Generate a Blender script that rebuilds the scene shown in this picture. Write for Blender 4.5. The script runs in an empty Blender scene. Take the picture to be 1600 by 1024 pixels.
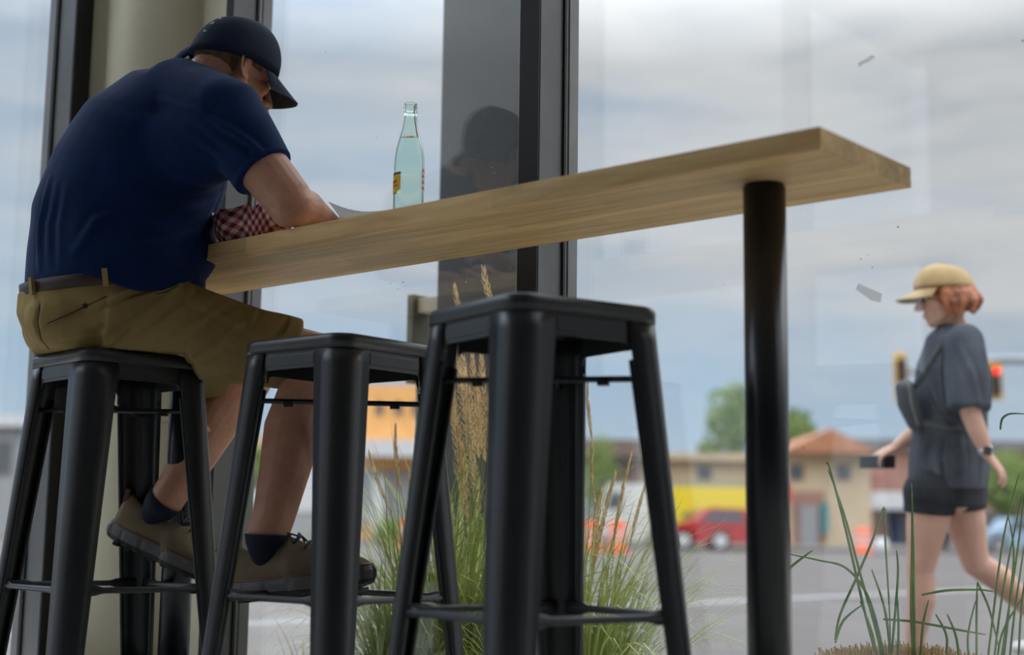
import bpy, bmesh, math, random
from mathutils import Vector, Matrix, noise
V = Vector
PI = math.pi
S = bpy.context.scene
COL = S.collection
random.seed(7)

# ------------------------------------------------------------------ camera, sky, exposure
EYE = V((0, 0, .3746))
CF = V((-.64755, .74882, .14123)); CR = V((.75763, .65253, .01396)); CU = V((.08170, -.11604, .98988))
FPX = 2213.2
cam_data = bpy.data.cameras.new('camera'); cam = bpy.data.objects.new('camera', cam_data); COL.objects.link(cam)
cam.matrix_world = Matrix(((CR.x, CU.x, -CF.x, EYE.x), (CR.y, CU.y, -CF.y, EYE.y), (CR.z, CU.z, -CF.z, EYE.z), (0, 0, 0, 1)))
cam_data.sensor_width = 36; cam_data.lens = 36 * FPX / 1600
cam_data.clip_end = 500; cam_data.clip_start = .02
cam_data.dof.use_dof = True; cam_data.dof.focus_distance = 3.25; cam_data.dof.aperture_fstop = 1.9
S.camera = cam
S.view_settings.view_transform = 'Standard'; S.view_settings.look = 'None'
S.view_settings.exposure = 0.3; S.view_settings.gamma = 1; S.view_settings.use_curve_mapping = False
S.cycles.max_bounces = 10; S.cycles.transparent_max_bounces = 16
S.cycles.use_denoising = True


def build_sky():
    w = bpy.data.worlds.new('sky'); S.world = w; w.use_nodes = True
    nt = w.node_tree; N = nt.nodes; L = nt.links; N.clear()
    out = N.new('ShaderNodeOutputWorld'); bg = N.new('ShaderNodeBackground'); L.new(bg.outputs[0], out.inputs[0])
    tc = N.new('ShaderNodeTexCoord'); sep = N.new('ShaderNodeSeparateXYZ'); L.new(tc.outputs['Generated'], sep.inputs[0])

    def cloud(sx, sz, scale, loc, detail=5, dist=.4):
        mp = N.new('ShaderNodeMapping'); mp.inputs['Scale'].default_value = (sx, sx, sz); mp.inputs['Location'].default_value = loc
        L.new(tc.outputs['Generated'], mp.inputs[0])
        n = N.new('ShaderNodeTexNoise'); n.inputs['Scale'].default_value = scale; n.inputs['Detail'].default_value = detail
        n.inputs['Distortion'].default_value = dist; n.inputs['Roughness'].default_value = .5
        L.new(mp.outputs[0], n.inputs[0]); return n.outputs[0]

    def ramp(inp, stops):
        r = N.new('ShaderNodeValToRGB'); e = r.color_ramp.elements
        while len(e) < len(stops): e.new(.5)
        for k, (p, c) in zip(e, stops):
            k.position = p; k.color = (c[0], c[1], c[2], 1)
        L.new(inp, r.inputs[0]); return r.outputs[0]

    def mix(a, b, f):
        m = N.new('ShaderNodeMix'); m.data_type = 'RGBA'
        L.new(a, m.inputs[6]); L.new(b, m.inputs[7]); L.new(f, m.inputs[0]); return m.outputs[2]

    def math_(op, a, b, clamp=False):
        m = N.new('ShaderNodeMath'); m.operation = op; m.use_clamp = clamp
        for i, v in enumerate((a, b)):
            if isinstance(v, (int, float)): m.inputs[i].default_value = v
            else: L.new(v, m.inputs[i])
        return m.outputs[0]
    el = sep.outputs[2]
    n1 = cloud(1, 3.2, 2.3, (3.1, 1.7, .4)); n2 = cloud(1, 4.5, 7, (.3, 5.2, 2.4), 7)
    # blue of the open sky by height, then the grey-white cloud deck, broken by noise
    blue = ramp(el, [(0, (.56, .58, .60)), (.04, (.42, .52, .62)), (.12, (.33, .45, .59)), (.4, (.26, .36, .51))])
    grey = ramp(n2, [(.3, (.38, .41, .46)), (.5, (.50, .515, .54)), (.7, (.56, .565, .58))])
    # cover: low band is open, deck above
    band = ramp(el, [(0, (.35,) * 3), (.055, (.1,) * 3), (.1, (.22,) * 3), (.15, (.62,) * 3), (.3, (.68,) * 3)])
    # the side of the sky towards -X +Y (left of the corner) shows more blue
    side = math_('MULTIPLY', math_('ADD', sep.outputs[0], .62), 1.1)
    cov = math_('ADD', math_('ADD', band, math_('MULTIPLY', math_('SUBTRACT', n1, .5), 2.6)), side)
    cov = math_('ADD', cov, math_('MULTIPLY', math_('SUBTRACT', n2, .5), .8), True)
    c = mix(blue, grey, cov)
    # the cloud deck glows brightest high up, where the sun sits behind it
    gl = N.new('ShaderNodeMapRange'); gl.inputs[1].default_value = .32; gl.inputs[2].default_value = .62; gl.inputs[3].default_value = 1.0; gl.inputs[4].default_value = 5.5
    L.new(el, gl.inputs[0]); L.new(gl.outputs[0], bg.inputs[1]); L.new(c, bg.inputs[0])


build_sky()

# ------------------------------------------------------------------ helpers
def P(px, py, D):
    """a point seen at (px, py) of the 1600x1024 frame, D metres deep"""
    return EYE + (CF + CR * ((px - 800) / FPX) + CU * ((512 - py) / FPX)) * D


def PY(px, py, y):
    r = CF + CR * ((px - 800) / FPX) + CU * ((512 - py) / FPX)
    return EYE + r * (y / r.y)


def PZ(px, py, z):
    r = CF + CR * ((px - 800) / FPX) + CU * ((512 - py) / FPX)
    return EYE + r * ((z - EYE.z) / r.z)


def principled(m):
    return next(n for n in m.node_tree.nodes if n.type == 'BSDF_PRINCIPLED')


def mat(name, col, rough=.5, metal=0, var=.0, vscale=8, bump=0, bscale=60, spec=.5, sheen=0, sub=0, stretch=(1, 1, 1), col2=None):
    m = bpy.data.materials.new(name); m.use_nodes = True
    nt = m.node_tree; N = nt.nodes; L = nt.links; b = principled(m)
    b.inputs['Base Color'].default_value = (*col, 1); b.inputs['Roughness'].default_value = rough
    b.inputs['Metallic'].default_value = metal; b.inputs['Specular IOR Level'].default_value = spec
    b.inputs['Sheen Weight'].default_value = sheen
    if sub:
        b.inputs['Subsurface Weight'].default_value = sub; b.inputs['Subsurface Radius'].default_value = (.012, .005, .003)
        b.inputs['Subsurface Scale'].default_value = 1
    tc = N.new('ShaderNodeTexCoord'); mp = N.new('ShaderNodeMapping'); mp.inputs['Scale'].default_value = stretch
    L.new(tc.outputs['Object'], mp.inputs[0])
    if var or col2:
        n = N.new('ShaderNodeTexNoise'); n.inputs['Scale'].default_value = vscale; n.inputs['Detail'].default_value = 6
        L.new(mp.outputs[0], n.inputs[0])
        r = N.new('ShaderNodeValToRGB'); c2 = col2 or tuple(min(1, x * (1 + var)) for x in col)
        c1 = tuple(x * (1 - var) for x in col) if not col2 else col
        r.color_ramp.elements[0].position = .35; r.color_ramp.elements[0].color = (*c1, 1)
        r.color_ramp.elements[1].position = .65; r.color_ramp.elements[1].color = (*c2, 1)
        L.new(n.outputs[0], r.inputs[0]); L.new(r.outputs[0], b.inputs['Base Color'])
    if bump:
        n = N.new('ShaderNodeTexNoise'); n.inputs['Scale'].default_value = bscale; n.inputs['Detail'].default_value = 4
        L.new(mp.outputs[0], n.inputs[0])
        bp = N.new('ShaderNodeBump'); bp.inputs['Strength'].default_value = bump; bp.inputs['Distance'].default_value = .01
        L.new(n.outputs[0], bp.inputs['Height']); L.new(bp.outputs[0], b.inputs['Normal'])
    return m


def emis(name, col, s):
    m = mat(name, col); b = principled(m); b.inputs['Emission Color'].default_value = (*col, 1); b.inputs['Emission Strength'].default_value = s
    return m


def link(name, me, m, parent=None, smooth=True, label=None, cat=None, group=None, kind=None):
    o = bpy.data.objects.new(name, me); COL.objects.link(o)
    if m is not None and not me.materials: me.materials.append(m)
    if smooth:
        for p in me.polygons: p.use_smooth = True
    if parent: o.parent = parent
    return tag(o, label, cat, group, kind)


def tag(o, label=None, cat=None, group=None, kind=None):
    if label: o['label'] = label
    if cat: o['category'] = cat
    if group: o['group'] = group
    if kind: o['kind'] = kind
    return o


def empty(name, loc, label, cat, group=None, rz=0):
    o = bpy.data.objects.new(name, None); COL.objects.link(o); o.location = loc; o.rotation_euler = (0, 0, rz)
    o.empty_display_size = .1
    return tag(o, label, cat, group)


class MB:
    """collects shapes into one bmesh"""
    def __init__(s, inv=None): s.bm = bmesh.new()

    def quadgrid(s, rings, closed=True, cap=True):
        vs = [[s.bm.verts.new(p) for p in r] for r in rings]
        n = len(vs[0])
        for a, b in zip(vs, vs[1:]):
            for i in range(n if closed else n - 1):
                j = (i + 1) % n
                s.bm.faces.new((a[i], a[j], b[j], b[i]))
        if cap and closed:
            s.bm.faces.new(list(reversed(vs[0]))); s.bm.faces.new(vs[-1])
        return vs

    def box(s, c, size, rz=0, M=None, bev=0):
        c = V(c); h = V(size) / 2
        R = M if M is not None else Matrix.Rotation(rz, 3, 'Z')
        start = len(s.bm.verts)
        vs = [s.bm.verts.new(c + R @ V((x * h.x, y * h.y, z * h.z))) for z in (-1, 1) for x, y in ((-1, -1), (1, -1), (1, 1), (-1, 1))]
        fs = [s.bm.faces.new([vs[i] for i in f]) for f in ((3, 2, 1, 0), (4, 5, 6, 7), (0, 1, 5, 4), (1, 2, 6, 5), (2, 3, 7, 6), (3, 0, 4, 7))]
        if bev:
            es = {e for f in fs for e in f.edges}
            bmesh.ops.bevel(s.bm, geom=list(es), offset=bev, segments=2, affect='EDGES', profile=.6)
        return s

    def bx(s, x0, x1, y0, y1, z0, z1, bev=0):
        return s.box(((x0 + x1) / 2, (y0 + y1) / 2, (z0 + z1) / 2), (x1 - x0, y1 - y0, z1 - z0), bev=bev)

    def prism(s, poly, z0, z1):
        s.quadgrid([[V((x, y, z0)) for x, y in poly], [V((x, y, z1)) for x, y in poly]]); return s

    def loft(s, pts, ra, rb=None, side=None, n=16, dome=True, power=2.0):
        pts = [V(p) for p in pts]; k = len(pts)
        ra = list(ra) if hasattr(ra, '__len__') else [ra] * k
        rb = ra if rb is None else (list(rb) if hasattr(rb, '__len__') else [rb] * k)
        T = []
        for i in range(k):
            t = pts[min(i + 1, k - 1)] - pts[max(i - 1, 0)]; T.append(t.normalized())
        if side is None:
            side = V((0, 0, 1)) if abs(T[0].z) < .8 else V((1, 0, 0))
        rings = []
        sv = V(side)

        def ring(c, t, a, b, sv):
            x = (sv - t * sv.dot(t)).normalized(); y = t.cross(x)
            r = []
            for j in range(n):
                an = 2 * PI * j / n; cc, ss = math.cos(an), math.sin(an)
                e = 2 / power
                r.append(c + x * a * abs(cc) ** e * (1 if cc >= 0 else -1) + y * b * abs(ss) ** e * (1 if ss >= 0 else -1))
            return r, x
        if dome:
            for q in (.999, .8, .45):
                d = min(ra[0], rb[0]) * q
                r, _ = ring(pts[0] - T[0] * d, T[0], ra[0] * math.sqrt(1 - q * q) + 1e-4, rb[0] * math.sqrt(1 - q * q) + 1e-4, sv); rings.append(r)
        for i in range(k):
            r, sv = ring(pts[i], T[i], ra[i], rb[i], sv); rings.append(r)
        if dome:
            for q in (.45, .8, .999):
                d = min(ra[-1], rb[-1]) * q
                r, _ = ring(pts[-1] + T[-1] * d, T[-1], ra[-1] * math.sqrt(1 - q * q) + 1e-4, rb[-1] * math.sqrt(1 - q * q) + 1e-4, sv); rings.append(r)
        s.quadgrid(rings); return s

    def ell(s, c, r, R=None, n=16):
        R = R or Matrix.Identity(3); c = V(c)
        rings = []
        for i in range(1, n // 2 + 1):
            th = PI * i / (n // 2 + 1)
            rings.append([c + R @ V((r[0] * math.sin(th) * math.cos(2 * PI * j / n), r[1] * math.sin(th) * math.sin(2 * PI * j / n), -r[2] * math.cos(th))) for j in range(n)])
        s.quadgrid(rings); return s

    def lathe(s, prof, c=(0, 0, 0), n=32, cap=True):
        c = V(c)
        s.quadgrid([[c + V((r * math.cos(2 * PI * j / n), r * math.sin(2 * PI * j / n), z)) for j in range(n)] for r, z in prof], cap=cap)
        return s

    def xform(s, M):
        bmesh.ops.transform(s.bm, matrix=M, verts=s.bm.verts); return s

    def mesh(s, name):
        bmesh.ops.recalc_face_normals(s.bm, faces=s.bm.faces)
        me = bpy.data.meshes.new(name); s.bm.to_mesh(me); s.bm.free(); return me

    def obj(s, name, m, parent=None, smooth=False, **kw):
        return link(name, s.mesh(name), m, parent, smooth, **kw)

    def organic(s, name, m, parent=None, voxel=.006, smooth=6, post=None, inv=None, **kw):
        """fuse the overlapping closed shapes into one continuous skin"""
        me = s.mesh(name + '_src'); o = bpy.data.objects.new('tmp', me); COL.objects.link(o)
        md = o.modifiers.new('r', 'REMESH'); md.mode = 'VOXEL'; md.voxel_size = voxel
        if smooth:
            sm = o.modifiers.new('s', 'SMOOTH'); sm.factor = .5; sm.iterations = smooth
        dg = bpy.context.evaluated_depsgraph_get(); dg.update()
        res = bpy.data.meshes.new_from_object(o.evaluated_get(dg)); res.name = name
        bpy.data.objects.remove(o); bpy.data.meshes.remove(me)
        if post:
            for v in res.vertices:
                q = post(v.co, v.normal)
                if q is not None: v.co = q
        res.update()
        return link(name, res, m, parent, True, **kw)


def keep(o, parent):
    """o was built in world coordinates: parent it without moving it"""
    o.parent = parent; o.matrix_parent_inverse = parent.matrix_world.inverted() if parent.matrix_world != Matrix.Identity(4) else Matrix.Translation(-V(parent.location))
    return o


def copy_tree(o, parent=None):
    c = o.copy(); COL.objects.link(c); c.parent = parent
    for ch in list(o.children): copy_tree(ch, c)
    return c


# ------------------------------------------------------------------ materials
M_frame = mat('dark anodised frame', (.15, .15, .152), .4, .2, var=.1)
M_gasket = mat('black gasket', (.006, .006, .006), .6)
M_beige = mat('beige painted wall', (.66, .62, .46), .55, var=.05, vscale=3)
M_floor = mat('concrete floor', (.5, .48, .45), .45, var=.2, vscale=4)
M_ceil = mat('pale ceiling', (.4, .39, .37), .9)
M_inwall = mat('grey interior wall', (.17, .165, .16), .8, var=.1)
M_stool = mat('black painted steel', (.02, .021, .023), .36, 0, var=.15, vscale=5, bump=.04, bscale=25, spec=.6)
M_pole = mat('black table pole', (.008, .009, .012), .32, 0, spec=.6)
M_navy = mat('navy knit', (.004, .019, .078), .85, var=.12, vscale=14, bump=.12, bscale=9, spec=.12, sheen=.06)
M_cap = mat('navy cap cloth', (.006, .013, .036), .8, var=.1, vscale=20, bump=.15, bscale=16, spec=.25)
M_billu = mat('dark bill lining', (.02, .019, .018), .9)
M_khaki = mat('khaki cotton', (.30, .215, .088), .9, var=.12, vscale=12, bump=.25, bscale=12, spec=.15)
M_belt = mat('brown leather belt', (.032, .018, .012), .6, bump=.1)
M_skin = mat('skin', (.50, .255, .17), .5, var=.12, vscale=16, bump=.1, bscale=120, spec=.35, sub=.2)
M_skinw = mat('pale skin', (.62, .37, .28), .5, var=.06, vscale=14, spec=.35, sub=.2)
M_hairm = mat('greying brown hair', (.12, .075, .045), .8, var=.35, vscale=90, bump=.6, bscale=200, stretch=(1, 1, .3))
M_hairw = mat('copper hair', (.36, .12, .05), .5, var=.5, vscale=40, bump=.5, bscale=60, stretch=(1, 1, .2))
M_knit = mat('taupe knit shoe', (.17, .125, .07), .9, var=.1, vscale=30, bump=.25, bscale=220, stretch=(.3, .3, 1.5))
M_sole = mat('black rubber', (.012, .012, .013), .6)
M_mid = mat('grey midsole', (.11, .105, .105), .55)
M_leather = mat('brown leather tab', (.10, .035, .015), .5)
M_sock = mat('navy sock', (.006, .010, .026), .95, bump=.3, bscale=250)
M_white = mat('white cloth', (.7, .7, .7), .8)
M_asph = mat('asphalt', (.112, .098, .093), .9, var=.1, vscale=.6, bump=.1, bscale=40)
M_walk = mat('sidewalk concrete', (.155, .14, .128), .9, var=.08, vscale=2)
M_line = mat('road paint', (.27, .27, .27), .8)
M_blade = mat('green grass blade', (.26, .33, .08), .6, col2=(.48, .53, .18), vscale=6)
M_blade.node_tree.nodes
M_bladed = mat('dark grass blade', (.035, .085, .02), .5, col2=(.12, .2, .05), vscale=8)
M_straw = mat('straw stem', (.36, .27, .12), .8, col2=(.22, .2, .07), vscale=5)
M_plume = mat('tan seed head', (.74, .56, .32), .9, var=.25, vscale=60)
M_tan = mat('cut straw', (.38, .26, .13), .9, var=.4, vscale=80)
M_post = mat('dark steel post', (.055, .060, .068), .5)
M_teeshirt = mat('faded charcoal tee', (.075, .085, .105), .9, var=.2, vscale=12, bump=.4, bscale=10, spec=.15)
M_black = mat('black cloth', (.012, .014, .02), .85)
M_capw = mat('tan cap cloth', (.47, .33, .16), .85, var=.08, vscale=20)
M_phone = mat('black phone', (.015, .015, .018), .3)
M_silver = mat('silver watch', (.45, .5, .6), .35, .6)
M_sling = mat('dark sling bag', (.05, .055, .06), .7)


def wood(name, c1, c2, seams=True):
    m = bpy.data.materials.new(name); m.use_nodes = True; nt = m.node_tree; N = nt.nodes; L = nt.links; b = principled(m)
    b.inputs['Roughness'].default_value = .55; b.inputs['Specular IOR Level'].default_value = .3
    tc = N.new('ShaderNodeTexCoord'); mp = N.new('ShaderNodeMapping'); mp.inputs['Scale'].default_value = (1.2, 18, 18)
    L.new(tc.outputs['Object'], mp.inputs[0])
    n = N.new('ShaderNodeTexNoise'); n.inputs['Scale'].default_value = 2.2; n.inputs['Detail'].default_value = 8; n.inputs['Distortion'].default_value = 1.2
    L.new(mp.outputs[0], n.inputs[0])
    r = N.new('ShaderNodeValToRGB'); r.color_ramp.elements[0].position = .3; r.color_ramp.elements[0].color = (*c1, 1)
    r.color_ramp.elements[1].position = .7; r.color_ramp.elements[1].color = (*c2, 1); L.new(n.outputs[0], r.inputs[0])
    # glued staves: each its own tone
    sp = N.new('ShaderNodeSeparateXYZ'); L.new(tc.outputs['Object'], sp.inputs[0])
    q = N.new('ShaderNodeMath'); q.operation = 'MULTIPLY'; q.inputs[1].default_value = 1 / .042; L.new(sp.outputs[1], q.inputs[0])
    fl = N.new('ShaderNodeMath'); fl.operation = 'FLOOR'; L.new(q.outputs[0], fl.inputs[0])
    xx = N.new('ShaderNodeMath'); xx.operation = 'MULTIPLY_ADD'; xx.inputs[1].default_value = 1.35; L.new(sp.outputs[0], xx.inputs[0])
    m3 = N.new('ShaderNodeMath'); m3.operation = 'MULTIPLY'; m3.inputs[1].default_value = .37; L.new(fl.outputs[0], m3.inputs[0]); L.new(m3.outputs[0], xx.inputs[2])
    fx = N.new('ShaderNodeMath'); fx.operation = 'FLOOR'; L.new(xx.outputs[0], fx.inputs[0])
    cb = N.new('ShaderNodeCombineXYZ'); L.new(fl.outputs[0], cb.inputs[0]); L.new(fx.outputs[0], cb.inputs[1])
    wn = N.new('ShaderNodeTexWhiteNoise'); L.new(cb.outputs[0], wn.inputs[0])
    mr = N.new('ShaderNodeMapRange'); mr.inputs[3].default_value = .8; mr.inputs[4].default_value = 1.12; L.new(wn.outputs[0], mr.inputs[0])
    mx = N.new('ShaderNodeMix'); mx.data_type = 'RGBA'; mx.blend_type = 'MULTIPLY'; mx.inputs[0].default_value = 1
    L.new(r.outputs[0], mx.inputs[6]); L.new(mr.outputs[0], mx.inputs[7])
    L.new(mx.outputs[2], b.inputs['Base Color'])
    return m


M_wood = wood('butcher block wood', (.54, .33, .13), (.78, .54, .26))


def glass_mat():
    m = bpy.data.materials.new('window glass'); m.use_nodes = True; nt = m.node_tree; N = nt.nodes; L = nt.links; N.clear()
    out = N.new('ShaderNodeOutputMaterial'); mx = N.new('ShaderNodeMixShader'); tr = N.new('ShaderNodeBsdfTransparent'); gl = N.new('ShaderNodeBsdfGlossy')
    tr.inputs[0].default_value = (.985, .995, .99, 1); gl.inputs['Roughness'].default_value = .0
    lw = N.new('ShaderNodeLayerWeight'); lw.inputs[0].default_value = .5
    p = N.new('ShaderNodeMath'); p.operation = 'POWER'; p.inputs[1].default_value = 4; L.new(lw.outputs['Facing'], p.inputs[0])
    a = N.new('ShaderNodeMath'); a.operation = 'MULTIPLY_ADD'; a.inputs[1].default_value = .85; a.inputs[2].default_value = .075; L.new(p.outputs[0], a.inputs[0])
    L.new(a.outputs[0], mx.inputs[0]); L.new(tr.outputs[0], mx.inputs[1]); L.new(gl.outputs[0], mx.inputs[2]); L.new(mx.outputs[0], out.inputs[0])
    return m


M_glass = glass_mat()

# ------------------------------------------------------------------ room shell
ZC = 3.3
XW = -3.6           # inner face of the left window wall
YW = 2.40           # inner face of the window wall behind the counter
YG = 2.495          # its glass
MB().bx(-3.62, 3.2, -3.2, 2.56, -.12, 0).obj('floor', M_floor, kind='structure')
MB().bx(-3.75, 3.2, -3.2, 2.56, ZC, ZC + .12).obj('ceiling', M_ceil, kind='structure')
MB().bx(3.05, 3.2, -3.2, 2.56, 0, ZC).obj('wall_right', M_inwall, kind='structure')
MB().bx(-3.6, 3.05, -3.2, -3.05, 0, ZC).obj('wall_back', M_inwall, kind='structure')


def mullion_y(name, x0, x1, z0=0.0, kind='structure'):
    mb = MB(); mb.bx(x0, x1, YW, YG - .012, z0, ZC)
    mb.bx(x0 + .004, x1 - .004, YG - .012, YG + .012, z0, ZC); mb.bx(x0, x1, YG + .012, YG + .045, z0, ZC)
    o = mb.obj(name, M_frame, kind=kind)
    MB().bx(x0 + .001, x1 - .001, YW - .006, YW, z0, ZC).obj('front_shade', M_gasket, o)  # added black strip, stands in for shade on the room-facing side
    g = MB(); g.bx(x1 - .0035, x1 + .006, YG - .014, YG - .006, z0, ZC); g.bx(x0 - .006, x0 + .0035, YG - .014, YG - .006, z0, ZC)
    g.obj('gasket', M_gasket, o)
    return o


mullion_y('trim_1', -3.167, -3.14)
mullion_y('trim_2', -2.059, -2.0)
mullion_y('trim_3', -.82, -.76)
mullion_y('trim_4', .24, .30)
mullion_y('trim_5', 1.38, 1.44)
for k, (a, b) in enumerate(((-3.14, -2.059), (-2.0, -.82), (-.76, .24), (.30, 1.38), (1.44, 3.04))):
    MB().bx(a, b, YG - .004, YG + .004, .0, ZC).obj('window_%d' % (k + 1), M_glass, kind='structure')


def mullion_x(name, y0, y1):
    mb = MB(); mb.bx(XW - .083, XW, y0, y1, 0, ZC); mb.bx(XW - .107, XW - .083, y0 + .004, y1 - .004, 0, ZC); mb.bx(XW - .14, XW - .107, y0, y1, 0, ZC)
    o = mb.obj(name, M_frame, kind='structure')
    MB().bx(XW, XW + .006, y0 + .001, y1 - .001, 0, ZC).obj('front_shade', M_gasket, o)  # same added strip, shade of the inner face put in as black
    MB().bx(XW - .092, XW - .083, y0 - .006, y0 + .0035, 0, ZC).obj('gasket', M_gasket, o)


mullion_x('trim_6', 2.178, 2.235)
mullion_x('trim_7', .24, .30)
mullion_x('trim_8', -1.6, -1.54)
for k, (a, b) in enumerate(((.30, 2.178), (-1.54, .24), (-3.05, -1.6))):
    MB().bx(XW - .099, XW - .091, a, b, 0, ZC).obj('window_%d' % (k + 6), M_glass, kind='structure')
# beige corner column between the two frames: two flat returns and a rounded face
p0 = V((XW, 2.289, 0)); p1 = V((-3.285, YW, 0)); n_ = V((p1.y - p0.y, -(p1.x - p0.x), 0)).normalized()
arc = []
for i in range(25):
    t = i / 24; c = p0.lerp(p1, t) + n_ * (.10 * math.sin(PI * t) ** .75)
    arc.append((c.x, c.y))
poly = [(XW, 2.235)] + arc + [(-3.167, YW), (-3.167, 2.54), (XW - .14, 2.54), (XW - .14, 2.235)]
MB().prism(poly, 0, ZC).obj('wall_corner', M_beige, smooth=False, kind='structure')
bo = bpy.data.objects['wall_corner']
for p in bo.data.polygons: p.use_smooth = abs(p.normal.z) < .5 and p.area < .2
bb = [(x + n_.x * .008, y + n_.y * .008) for x, y in arc]
MB().prism(arc[:1] + bb[1:-1] + arc[-1:], 0, .012).obj('baseboard_corner', M_beige, kind='structure')

# ------------------------------------------------------------------ the counter
TX1, TY0, TY1, TZ0, TZ1 = -1.0687, 1.9817, 2.3128, .9834, 1.0214
TX0 = -3.05
counter = empty('bar_counter', (TX0, TY0, 0), 'long narrow butcher block bar counter on black round poles along the window', 'counter')
o = MB().bx(TX0, TX1, TY0, TY1, TZ0, TZ1, bev=.0025).obj('countertop', M_wood)
keep(o, counter)
for x, y in ((-1.262, 2.135), (-2.90, 2.12)):
    mb = MB(); mb.lathe([(.0375, 0.012), (.0375, TZ0 - .006)], (x, y, 0), 40)
    o = mb.obj('pole', M_pole, smooth=True); keep(o, counter)
    for p in o.data.polygons: p.use_smooth = abs(p.normal.z) < .5
    f = MB().lathe([(.11, 0), (.11, .008), (.04, .013)], (x, y, 0), 40).obj('floor_flange', M_pole); keep(f, counter)
    f = MB().lathe([(.036, TZ0 - .0065), (.034, TZ0 - .0001)], (x, y, 0), 32).obj('top_collar', M_gasket); keep(f, counter)

# ------------------------------------------------------------------ stools
def make_stool():
    root = empty('bar_stool', (0, 0, 0), 'x', 'bar stool', 'black metal bar stools at the counter')
    s2 = .1545; rc = .042; HT = .76

    def half(z): return s2 + (.738 - z) * .0745 if z < .738 else s2

    def flange(z): return .079 - (.70 - min(z, .70)) * .034
    # seat: dished top with rounded skirt
    def rr(h, r, z, n=7):
        pts = []
        for cx, cy, a0 in ((1, 1, 0), (-1, 1, 90), (-1, -1, 180), (1, -1, 270)):
            for i in range(n):
                a = math.radians(a0 + 90 * i / (n - 1)); pts.append(V((cx * (h - r) + r * math.cos(a), cy * (h - r) + r * math.sin(a), z)))
        return pts
    mb = MB()
    mb.quadgrid([rr(s2 - .0035, rc - .003, .731), rr(s2 + .001, rc, .7305), rr(s2 + .0015, rc, .750), rr(s2 - .001, rc, .7565), rr(s2 - .006, rc - .003, .7598), rr(s2 - .012, rc - .006, .76),
                 rr(s2 - .03, rc - .008, .7575), rr(s2 - .06, rc - .01, .7545), rr(.02, .018, .7535), rr(.02, .018, .750), rr(s2 - .06, rc - .01, .7515), rr(s2 - .0135, rc - .006, .7555), rr(s2 - .004, rc - .003, .7505), rr(s2 - .0035, rc - .003, .7315)], cap=False)
    mb.obj('seat', M_stool, root, smooth=True)
    for k in range(4):
        R = Matrix.Rotation(k * PI / 2, 4, 'Z')
        mb = MB(); rings = []
        zs = [.010, .10, .23, .4, .55, .64, .675, .69, .70, .7305]
        for z in zs:
            h = half(z); fl = flange(z); th = .0032; r = rc + (.70 - z) * -.010
            out = [V((h - fl, h, z))]; n = 7
            for i in range(n):
                a = math.radians(90 - 90 * i / (n - 1)); out.append(V((h - r + r * math.cos(a), h - r + r * math.sin(a), z)))
            out.append(V((h, h - fl, z)))
            ri = r - th; inn = [V((h - th, h - fl, z))]
            for i in range(n):
                a = math.radians(90 * i / (n - 1)); inn.append(V((h - r + ri * math.cos(a), h - r + ri * math.sin(a), z)))
            inn.append(V((h - fl, h - th, z)))
            rings.append(out + inn)
        mb.quadgrid(rings)
        # returned lips along both free edges
        for sw in (0, 1):
            pts = []
            for z in (.02, .23, .45, .66):
                h = half(z) - .004; fl = flange(z); q = (h - fl + .005, h - .004) if sw == 0 else (h - .004, h - fl + .005); pts.append((q[0], q[1], z))
            mb.loft(pts, .0048, n=8, side=(1, 0, 0))
        mb.xform(R)
        o = mb.obj('leg', M_stool, root, smooth=False)
        for p in o.data.polygons: p.use_smooth = abs(p.normal.z) < .4 and len(p.vertices) == 4
        h0 = half(.0); f = MB(); f.bx(h0 - .06, h0 + .002, h0 - .06, h0 + .002, 0, .014, bev=.003); f.xform(R)
        f.obj('rubber_foot', M_gasket, o)
    for k in range(4):
        R = Matrix.Rotation(k * PI / 2, 4, 'Z'); mb = MB()
        # apron panel on the +Y side with arched lower corners and a pressed bead
        xs = s2 - .076; hy = s2 - .0035
        lower = []
        for i in range(6):
            a = math.radians(90 * i / 5); lower.append((-xs + .018 - .018 * math.sin(a) - 0, .676 + .018 * (1 - math.cos(a))))
        lo = [(-xs, .678), (-xs + .002, .686), (-xs + .006, .692), (-xs + .013, .694), (xs - .013, .694), (xs - .006, .692), (xs - .002, .686), (xs, .678)]
        poly = lo + [(xs, .7335), (-xs, .7335)]
        mb.quadgrid([[V((x, hy - .003, z)) for x, z in poly], [V((x, hy + .0005, z)) for x, z in poly]])
        mb.box((0, hy + .0008, .712), (2 * xs - .012, .003, .022), bev=.001)
        mb.xform(R); mb.obj('apron', M_stool, root)
        # foot rail: round bar with flattened ends
        z = .232; h = half(z) - .012; e = h - .028
        fb = MB(); fb.loft([(-e + .01, h, z), (e - .01, h, z)], .0068, n=12, dome=False)
        for sx in (-1, 1):
            fb.loft([(sx * (e - .055), h, z), (sx * (e - .035), h, z), (sx * (e + .015), h, z)], [.0068, .0115, .0115], [.0068, .0045, .0045], side=(0, 0, 1), n=12, dome=False)
            fb.loft([(sx * (e - .015), h - .006, z), (sx * (e - .015), h + .0075, z)], .0055, n=10, dome=False)
        fb.xform(R); fb.obj('foot_rail', M_stool, root)
    for k, zz in ((0, .636), (1, .642)):
        mb = MB(); h = half(.64) - .018
        mb.loft([(-h, -h, zz), (h, h, zz)], .0055, .004, side=(0, 0, 1), n=8, dome=False)
        for t in (-.55, .55): mb.box((h * t, h * t, zz - .006), (.02, .02, .010), rz=PI / 4)
        mb.xform(Matrix.Rotation(k * PI / 2, 4, 'Z')); mb.obj('cross_brace', M_stool, root)
    return root


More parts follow.
